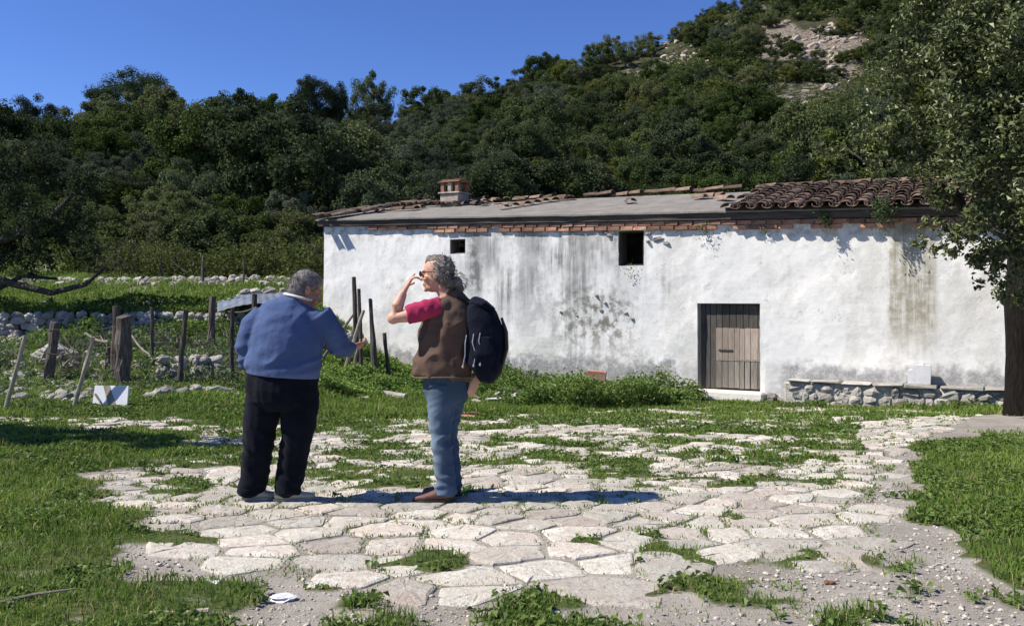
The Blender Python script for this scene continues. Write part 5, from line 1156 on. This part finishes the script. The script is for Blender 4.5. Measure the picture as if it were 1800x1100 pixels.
def hand_geo(V, Fc, w, d, n, curl, s=1., thumb=1, point=False):
    w = Vector(w); d = Vector(d).normalized(); n = Vector(n); n = (n-d*n.dot(d)).normalized(); sd = d.cross(n)
    tube(V, Fc, [w-d*.03*s, w+d*.01*s, w+d*.05*s, w+d*.09*s], [(.027*s, .022*s), (.034*s, .019*s), (.043*s, .017*s), (.040*s, .014*s)], 12, side=sd)
    for k, l in enumerate((.072, .082, .076, .060)):
        p = w+d*.085*s+sd*(k-1.5)*.0205*s; dd = (d+sd*(k-1.5)*.05).normalized(); P = [p-d*.02*s, p]; c = curl*(.25 if (point and k == (0 if thumb < 0 else 3)) else 1)
        for q, fr in enumerate((.42, .32, .26)):
            dd = (Matrix.Rotation(c*(.8 if q == 0 else 1.1), 3, sd.cross(dd).cross(dd).normalized()) @ dd) if False else (dd*math.cos(c*.9)+n*math.sin(c*.9)).normalized() if q == 0 else dd
            if q > 0: nn = (n*math.cos(c*q)-d*math.sin(c*q)); dd = (dd*math.cos(c)+nn*math.sin(c)).normalized()
            p = p+dd*l*fr*s; P.append(p)
        tube(V, Fc, P, [r*s for r in (.0105, .0100, .0092, .0085, .0068)], 8)
    t0 = w+d*.022*s+sd*thumb*.030*s; d1_ = (d*.62+sd*thumb*.62+n*.45).normalized(); d2_ = (d*.85+sd*thumb*.05+n*.6).normalized()
    tube(V, Fc, [t0-d1_*.012*s, t0+d1_*.035*s, t0+d1_*.035*s+d2_*.03*s, t0+d1_*.035*s+d2_*.052*s], [.014*s, .0125*s, .011*s, .008*s], 8)
def folds(amp, sx, sy, sz, seed, zmask=None):
    o_ = Vector((seed*3.1, seed*1.7, seed*.9))
    def f(c, n):
        q = Vector((c.x*sx, c.y*sy, c.z*sz))+o_; a = 1-abs(noise.noise(q))*2; b = noise.noise(q*2.3+o_)
        return amp*((a-.5)*.9+b*.4)*(zmask(c) if zmask else 1)
    return f
def shoe(parent, heel, d, L_, up_m, sole_m, lift=.0, width=.052):
    h = Vector(heel); d = Vector(d).normalized(); s_ = Vector((-d.y, d.x, 0)); V, Fc = [], []
    tube(V, Fc, [h+d*.0+Vector((0, 0, .05)), h+d*.05+Vector((0, 0, .055)), h+d*L_*.45+Vector((0, 0, .05)), h+d*L_*.72+Vector((0, 0, .038)), h+d*L_*.93+Vector((0, 0, .032)), h+d*L_+Vector((0, 0, .028))], [(.02, .025), (.036, .042), (.040, .040), (width*.92, .026), (.036, .022), (.012, .012)], 14, side=s_)
    tube(V, Fc, [h+d*.055+Vector((0, 0, .04)), h+d*.06+Vector((0, 0, .10))], [(.040, .050), (.037, .045)], 12, side=s_)
    o_ = ob('shoe', remeshed('shoe', V, Fc, .006, 3), up_m, parent)
    out = []; n = 22
    for k in range(n):
        a = 2*math.pi*k/n; u = .5-.5*math.cos(a); w_ = (.036+.018*math.exp(-((u-.7)/.22)**2))*math.sin(a)
        if u > .97: w_ *= .8
        out.append(h+d*(-.008+(L_+.014)*u)+s_*w_*(1 if abs(math.sin(a)) > .01 else 0))
    V = [p+Vector((0, 0, 0.0)) for p in out]+[p+Vector((0, 0, .024)) for p in out]
    ob('sole', mesh_py('sole', V, [list(range(n))[::-1], list(range(n, 2*n))]+[(k, (k+1) % n, n+(k+1) % n, n+k) for k in range(n)]), sole_m, o_); return o_
def hair_strands(name, c, M, pts, L_, m, parent, seed, n=900, w_=.004, curl=.5):
    rg = np.random.default_rng(seed); V, Fc = [], []; rr_ = random.Random(seed)
    for _ in range(n):
        e, r = rr_.choice(pts); th = rr_.uniform(0, 2*math.pi); z = rr_.uniform(-1, 1); rho = math.sqrt(1-z*z); dl = Vector((rho*math.cos(th), rho*math.sin(th), z)); p = Vector((e[0]+dl.x*r[0], e[1]+dl.y*r[1], e[2]+dl.z*r[2]))
        if p.y > .055 and p.z < .085: continue
        dn = Vector((dl.x*.5, -.5, -.7+.5*dl.z)) + Vector((rr_.uniform(-curl, curl), rr_.uniform(-curl, curl), rr_.uniform(-curl, curl))); dn.normalize(); sd = dn.cross(dl).normalized(); p0_ = p+dl*.001; b = len(V); l = L_*rr_.uniform(.6, 1.3)
        for u, k in ((0, 1), (.5, .8), (1, .1)):
            q = p0_+dn*l*u+dl*(.010*math.sin(u*2)+rr_.uniform(0, .004)); V.append(Vector(c)+M @ (q-sd*w_*k)); V.append(Vector(c)+M @ (q+sd*w_*k))
        Fc += [(b, b+1, b+3, b+2), (b+2, b+3, b+5, b+4)]
    return ob(name, mesh_py(name, V, Fc), m, parent)

def man_blue():
    D = 6.17; bx = (497-900)/F*D; base = Vector((bx, D, gz1(bx, D)+.012)); 
    M = frame_of((.80, .50, -.34)); hc = Vector((.152, .07, 1.522)); V, Fc = [], []
    head_geo(V, Fc, hc, M, 1.12)
    tube(V, Fc, [(.085, .02, 1.37), (.105, .03, 1.44), (.13, .045, 1.50)], [(.085, .08), (.068, .066), (.066, .068)], 14, side=(1, 0, 0))
    TOR = [(.00, 0, .80, .262, .19), (.00, 0, .90, .262, .20), (.008, .005, 1.0, .268, .21), (.015, .01, 1.1, .265, .212), (.028, .01, 1.2, .262, .20), (.045, .01, 1.30, .255, .172), (.062, .012, 1.37, .215, .14), (.078, .015, 1.42, .14, .10), (.09, .02, 1.455, .088, .085)]
    tube(V, Fc, [t[:3] for t in TOR], [(t[3]*.86, t[4]*.84) for t in TOR], 20, side=(1, 0, 0))
    LA = [(-.135, 0, 1.345), (-.215, -.01, 1.27), (-.262, -.015, 1.12), (-.262, .06, .99), (-.225, .16, .93)]; RA = [(.255, .01, 1.345), (.325, .03, 1.25), (.385, .08, 1.12), (.415, .17, 1.080), (.445, .27, 1.090)]
    tube(V, Fc, LA, [.06, .055, .045, .038, .03], 12); tube(V, Fc, RA, [.06, .052, .043, .036, .028], 12)
    hand_geo(V, Fc, (-.215, .18, .92), (.5, .8, -.35), (.6, -.3, -.6), .35, 1., -1); hand_geo(V, Fc, (.452, .285, 1.095), (.62, .70, .12), (-.45, .3, .55), .48, 1.02, -1)
    LEGL = [(-.125, .0, .84), (-.135, .0, .72), (-.16, -.01, .56), (-.175, .0, .42), (-.20, .015, .22), (-.222, .03, .075)]; LEGR = [(.13, .0, .84), (.128, .0, .72), (.115, -.01, .56), (.095, -.015, .42), (.06, .0, .22), (.035, .0, .075)]
    for Lg in (LEGL, LEGR): tube(V, Fc, Lg, [.105, .10, .085, .062, .055, .04], 14)
    body = ob('person', remeshed('body', V, Fc, .0072, 2), M_skin1, None, base)
    tag(body, 'stout man in a blue sweater and dark trousers seen from behind', 'person')
    # sweater
    V, Fc = [], []; tube(V, Fc, [t[:3] for t in TOR[1:]], [(t[3]-.010+(.012 if t[2] > .95 else .014), t[4]+(.004 if t[2] > .95 else .012)) for t in TOR[1:]], 24, side=(1, 0, 0))
    tube(V, Fc, LA[:-1]+[(-.235, .14, .945)], [.088, .084, .078, .067, .052], 16); tube(V, Fc, RA[:-1]+[(.443, .265, 1.09)], [.098, .094, .086, .068, .050], 16)
    ellipsoid(V, Fc, (.21, .0, 1.305), (.10, .09, .085)); ellipsoid(V, Fc, (-.10, .0, 1.31), (.10, .09, .085)); ellipsoid(V, Fc, (.03, -.10, 1.28), (.17, .07, .11)); ellipsoid(V, Fc, (.01, .10, 1.04), (.20, .13, .12))
    def sw(c, n):
        q = Vector((c.x*3.2+c.z*2.2, c.y*3, c.z*13-c.x*5)); zz = math.exp(-((c.z-1.0)/.075)**2)*1.5+.35; a = 1-abs(noise.noise(q))*2.2
        arm = 1.3 if (c.x > .28 or c.x < -.2) else 1
        q2 = Vector((c.x*9-c.z*4, c.y*5, c.z*3)); b = 1-abs(noise.noise(q2+Vector((7, 3, 1))))*2
        r = .013*(a-.5)*zz*arm+.006*(b-.5)*(1 if c.x > .1 else .3)+.0015*noise.noise(c*30)
        if c.z < .96 and abs(c.x) < .3: r = r*max(0, (c.z-.90)/.06)
        return r
    ob('sweater', remeshed('sweater', V, Fc, .0095, 6, sw), M_sweater, body)
    V, Fc = [], []; n = 20; P = []
    for k in range(n+1): a = 2*math.pi*k/n; P.append((.104+.082*math.cos(a), .03+.078*math.sin(a), 1.474+.022*math.cos(a+math.pi)-.004*math.sin(a)))
    tube(V, Fc, P, [(.011, .028)]*(n+1), 8, side=(0, 0, 1)); ob('shirt_collar', remeshed('shirt_collar', V, Fc, .006, 3), M_shirt, body)
    # trousers
    V, Fc = [], []; tube(V, Fc, [(.0, 0, .95), (.0, 0, .88), (.0, -.005, .80), (-.003, -.005, .73), (-.003, 0, .68)], [(.252, .188), (.262, .196), (.264, .196), (.250, .18), (.18, .14)], 24, side=(1, 0, 0))
    tube(V, Fc, [LEGL[0]]+LEGL[1:-1]+[(-.230, .03, .10), (-.235, .025, .055)], [.13, .132, .122, .110, .100, .098, .098], 20); tube(V, Fc, LEGR[:-1]+[(.040, .0, .10), (.04, 0, .055)], [.13, .135, .124, .110, .100, .096, .094], 20)
    ellipsoid(V, Fc, (-.0, -.085, .80), (.22, .11, .13)); ellipsoid(V, Fc, (-.248, .02, .072), (.085, .105, .045)); ellipsoid(V, Fc, (.04, .0, .08), (.095, .10, .05))
    def tr(c, n):
        q = Vector((c.x*6+c.z*3, c.y*4, c.z*9+c.x*4)); a = 1-abs(noise.noise(q))*2.2; low = 1.4 if c.z < .25 else (1.1 if c.z < .55 else .7); v_ = 1-abs(noise.noise(Vector((c.x*16, c.y*10, c.z*1.6))))*2
        return .010*(a-.5)*low+.006*(v_-.5)
    ob('trousers', remeshed('trousers', V, Fc, .0095, 5, tr), M_navy, body)
    shoe(body, (-.20, -.02, .0), (-.25, .9, 0), .28, M_shoe1, M_sole) if False else shoe(body, (-.295, .0, 0), (.93, .25, 0), .245, M_shoe1, M_sole); shoe(body, (-.055, -.03, 0), (.95, .22, 0), .29, M_shoe1, M_sole)
    # hair
    s = 1.12; V, Fc = [], []; E = lambda p, r: ellipsoid(V, Fc, hc+M @ (Vector(p)*s), [x*s for x in r], M, 20, 14)
    E((0, -.020, .042), (.083, .092, .090)); E((0, -.045, .0), (.078, .068, .085)); E((0, -.058, -.035), (.064, .048, .055)); E((0, .012, .075), (.07, .075, .056)); E((.066, .012, .03), (.014, .03, .04)); E((-.066, .012, .03), (.014, .03, .04))
    ob('hair', remeshed('hair', V, Fc, .007, 3, lambda c, n: .0025*noise.noise(c*28)+.002*noise.noise(c*60)), M_hair1, body)
    hair_strands('hair_strands', hc, M, [((0, -.022*s, .044*s), (.086*s, .094*s, .092*s)), ((0, -.05*s, 0), (.079*s, .07*s, .085*s))], .022, M_hair1, body, 5, 1300, .0022, .15)
    for k in (-1, 1): V, Fc = [], []; ellipsoid(V, Fc, hc+M @ Vector((.033*k, .088, .0)), (.010, .010, .010)); ob('eye', mesh_py('eye', V, Fc, True), M_eye, body)
    return body
def man_vest():
    D = 6.21; bx = (780-900)/F*D; base = Vector((bx, D, gz1(bx, D)+.012)); hc = Vector((-.045, .0, 1.645)); M = frame_of((-.96, .20, -.05)); V, Fc = [], []; s = 1.12
    head_geo(V, Fc, hc, M, s)
    tube(V, Fc, [(.04, .0, 1.44), (.02, .0, 1.51), (-.015, .0, 1.57)], [(.085, .08), (.066, .064), (.062, .062)], 14, side=(1, 0, 0))
    TOR = [(.00, .02, .78, .17, .16), (.00, .02, .90, .19, .17), (.005, .02, 1.0, .205, .175), (.015, .02, 1.1, .21, .18), (.025, .02, 1.2, .215, .18), (.04, .02, 1.30, .215, .175), (.05, .02, 1.39, .19, .15), (.055, .015, 1.45, .135, .11), (.045, .01, 1.49, .085, .08)]
    tube(V, Fc, [t[:3] for t in TOR], [(t[3]*.83, t[4]*.83) for t in TOR], 20, side=(1, 0, 0))
    LA = [(-.03, -.07, 1.40), (-.12, -.10, 1.39), (-.235, -.11, 1.345), (-.345, -.11, 1.325), (-.325, -.10, 1.41), (-.285, -.08, 1.505)]; RA = [(.20, .09, 1.39), (.27, .14, 1.26), (.30, .13, 1.11), (.27, .06, .98), (.235, -.01, .885)]
    tube(V, Fc, LA, [.062, .058, .052, .047, .046, .030], 14); tube(V, Fc, RA, [.062, .055, .048, .04, .029], 14); ellipsoid(V, Fc, (-.352, -.11, 1.325), (.046, .043, .045))
    hand_geo(V, Fc, (-.275, -.075, 1.525), (.42, .10, .80), (.85, .25, -.45), .62, 1.02, 1, True); hand_geo(V, Fc, (.228, -.02, .875), (-.25, -.1, -.9), (-.5, .5, 0), .5, 1.0, 1)
    LG1 = [(-.0, -.04, .84), (-.01, -.05, .72), (-.015, -.055, .56), (-.01, -.06, .43), (.01, -.055, .24), (.02, -.05, .075)]; LG2 = [(.06, .12, .84), (.05, .12, .72), (.03, .12, .56), (.02, .12, .43), (.045, .125, .24), (.06, .13, .075)]
    for Lg in (LG1, LG2): tube(V, Fc, Lg, [.085, .078, .055, .042, .040, .036], 14)
    body = ob('person', remeshed('body', V, Fc, .0072, 2), M_skin2, None, base)
    tag(body, 'man with grey ponytail in brown vest and jeans raising a hand to his face', 'person')
    # t-shirt
    V, Fc = [], []; tube(V, Fc, [t[:3] for t in TOR[1:]], [(t[3]*.84-.004, t[4]*.84-.004) for t in TOR[1:]], 20, side=(1, 0, 0)); tube(V, Fc, [(-.02, -.07, 1.40), (-.11, -.10, 1.39), (-.19, -.11, 1.365), (-.255, -.115, 1.345)], [.074, .073, .070, .066], 16); tube(V, Fc, RA[:2]+[(.295, .14, 1.18)], [.085, .078, .075], 14)
    ob('t_shirt', remeshed('t_shirt', V, Fc, .009, 4, folds(.010, 14, 8, 9, 3)), M_pink, body)
    # vest
    V, Fc = [], []; T2 = [(-.016, .01, .893, .222, .182), (-.012, .01, .93, .220, .182), (-.004, .015, 1.0, .214, .180), (.012, .02, 1.1, .208, .18), (.025, .02, 1.2, .208, .182), (.045, .02, 1.30, .200, .178), (.062, .02, 1.38, .175, .158), (.068, .015, 1.445, .125, .115), (.055, .012, 1.49, .088, .088), (.045, .012, 1.52, .080, .080)]
    tube(V, Fc, [t[:3] for t in T2], [(t[3], t[4]) for t in T2], 26, side=(1, 0, 0)); ellipsoid(V, Fc, (.19, .07, 1.38), (.09, .09, .075)); ellipsoid(V, Fc, (.0, -.06, 1.42), (.07, .08, .055))
    def ve(c, n):
        q = Vector((c.x*7-c.z*5.5, c.y*4, c.z*4+c.x*5)); a = 1-abs(noise.noise(q+Vector((3, 1, 8))))*2.1; k = 1.0 if c.z < 1.3 else .3
        return .021*(a-.45)*k+.004*noise.noise(c*22)
    ob('vest', remeshed('vest', V, Fc, .0095, 4, ve), M_vest, body)
    # jeans
    V, Fc = [], []; tube(V, Fc, [(.015, .03, .94), (.015, .03, .88), (.012, .03, .80), (.012, .03, .72), (.01, .03, .67)], [(.165, .165), (.172, .17), (.168, .175), (.145, .165), (.10, .12)], 22, side=(1, 0, 0))
    tube(V, Fc, LG1[:-1]+[(.018, -.05, .10), (.02, -.05, .05)], [.116, .108, .088, .077, .073, .078, .084], 18); tube(V, Fc, LG2[:-1]+[(.05, .13, .10), (.05, .13, .05)], [.108, .100, .082, .072, .068, .074, .08], 18); ellipsoid(V, Fc, (.09, .0, .79), (.10, .12, .11))
    def je(c, n):
        q = Vector((c.x*7+c.z*2, c.y*5, c.z*14-c.x*6)); a = 1-abs(noise.noise(q+Vector((9, 2, 4))))*2.2; k = 1.6*math.exp(-((c.z-.45)/.12)**2)+1.4*math.exp(-((c.z-.13)/.09)**2)+.6
        return .0085*(a-.5)*k+.0025*noise.noise(c*25)
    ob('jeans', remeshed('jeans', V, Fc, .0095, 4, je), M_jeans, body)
    def seam(name, pts, r_, m):
        V, Fc = [], []; tube(V, Fc, pts, r_, 5); ob(name, mesh_py(name, V, Fc), m, body)
    seam('vest_hem', [(.0+.226*math.cos(a), .01+.187*math.sin(a), .903+.004*math.sin(3*a)) for a in [2*math.pi*k/40 for k in range(41)]], .006, M_hem)
    shoe(body, (.085, -.055, 0), (-1, -.06, 0), .30, M_shoe2, M_sole2); shoe(body, (.12, .13, 0), (-1, .12, 0), .29, M_shoe2, M_sole2)
    V, Fc = [], []; E = lambda p, r: ellipsoid(V, Fc, hc+M @ (Vector(p)*s), [x*s for x in r], M, 20, 14)
    E((0, -.030, .034), (.082, .088, .088)); E((0, -.050, -.015), (.078, .056, .080)); E((0, -.072, -.06), (.064, .046, .055)); E((0, -.128, -.065), (.034, .036, .04)); E((0, -.142, -.095), (.026, .028, .034)); E((.07, -.02, .0), (.022, .034, .052)); E((-.07, -.02, .0), (.022, .034, .052)); E((0, .02, .080), (.058, .06, .045))
    ob('hair', remeshed('hair', V, Fc, .007, 2, lambda c, n: .008*noise.noise(c*24)+.006*noise.noise(c*55)), M_hair2, body)
    hair_strands('hair_strands', hc, M, [((0, -.030*s, .034*s), (.084*s, .088*s, .088*s)), ((0, -.058*s, -.015*s), (.082*s, .060*s, .084*s)), ((0, -.132*s, -.06*s), (.046*s, .052*s, .054*s)), ((0, -.072*s, -.06*s), (.066*s, .048*s, .056*s))], .016, M_hair2, body, 8, 1800, .0022, .5)
    # sunglasses
    g = ob('sunglasses', None, None, body, hc, M.to_euler())
    for k in (-1, 1):
        V, Fc = [], []; ellipsoid(V, Fc, (.034*k*s, .105*s, .004*s), (.027*s, .007, .019*s)); ob('lens', mesh_py('lens', V, Fc, True), M_glass, g)
        V, Fc = [], []; tube(V, Fc, [(.060*k*s, .102*s, .010*s), (.082*k*s, .06*s, .012*s), (.090*k*s, -.01*s, .010*s)], .0042, 6); ob('temple', mesh_py('temple', V, Fc), M_glass, g)
    V, Fc = [], []; tube(V, Fc, [(-.012, .118*s, .01), (0, .124*s, .014), (.012, .118*s, .01)], .003, 6); ob('bridge', mesh_py('bridge', V, Fc), M_glass, g)
    # backpack
    bp = bpy.data.objects.new('backpack', None); COL.objects.link(bp); bp.location = base+Vector((.31, -.06, 1.17)); bp.rotation_euler = (0, .04, 0); tag(bp, 'dark navy backpack with pale cords worn by the man in the brown vest', 'backpack')
    V, Fc = [], []; tube(V, Fc, [(-.06, 0, -.262), (-.04, 0, -.25), (-.01, 0, -.20), (.0, 0, -.08), (-.01, 0, .05), (-.05, 0, .17), (-.09, .0, .25), (-.12, 0, .285)], [(.06, .06), (.115, .10), (.142, .13), (.148, .14), (.140, .13), (.115, .11), (.08, .085), (.03, .04)], 22, side=(1, 0, 0))
    ob('pack_body', remeshed('pack_body', V, Fc, .009, 5, folds(.010, 6, 6, 5, 6)), M_pack, bp)
    V, Fc = [], []; tube(V, Fc, [(-.02, -.12, -.20), (-.01, -.145, -.10), (-.03, -.125, .02)], [(.07, .03), (.09, .04), (.07, .02)], 14, side=(1, 0, 0)); ob('front_pocket', remeshed('front_pocket', V, Fc, .008, 4, folds(.006, 9, 6, 8, 9)), M_pack, bp)
    V, Fc = [], []; tube(V, Fc, [(.125, .02, -.17), (.150, .02, -.06), (.142, .02, .06), (.105, .02, .16)], [(.014, .10), (.016, .11), (.014, .10), (.01, .07)], 12, side=(1, 0, 0)); ob('side_panel', mesh_py('side_panel', V, Fc, True), M_packside, bp)
    V, Fc = [], []; tube(V, Fc, [(-.10, .0, .26), (-.02, -.03, .25), (.05, -.02, .21)], [(.03, .07), (.035, .08), (.02, .05)], 12, side=(0, 0, 1)); ob('pack_lid', remeshed('pack_lid', V, Fc, .008, 3), M_pack, bp)
    for x0_, x1_ in ((-.135, -.150), (-.085, -.075), (-.04, -.03)):
        V, Fc = [], []; zt_ = .06-abs(x0_)*.2; tube(V, Fc, [(x0_, -.135, zt_), (x0_-.006, -.158, zt_-.06), (x1_+.012, -.162, zt_-.14), (x1_, -.165, zt_-.215)], .0035, 6); ellipsoid(V, Fc, (x1_, -.168, zt_-.222), (.008, .008, .011), None, 8, 6); ob('cord', mesh_py('cord', V, Fc), M_cord, bp)
    V, Fc = [], []; tube(V, Fc, [(-.11, -.02, .24), (-.17, -.02, .285), (-.24, .02, .30), (-.30, .09, .27), (-.32, .14, .18)], [(.028, .008)]*5, 8, side=(0, 1, 0)); ob('strap', mesh_py('strap', V, Fc), M_pack, bp)
    V, Fc = [], []; tube(V, Fc, [(-.08, .08, .22), (-.07, .14, .25), (-.09, .2, .22), (-.12, .22, .1)], [(.028, .008)]*4, 8, side=(1, 0, 0)); ob('strap', mesh_py('strap', V, Fc), M_pack, bp)
    return body
import time; _t = time.time(); man_blue(); man_vest(); print('men', time.time()-_t)
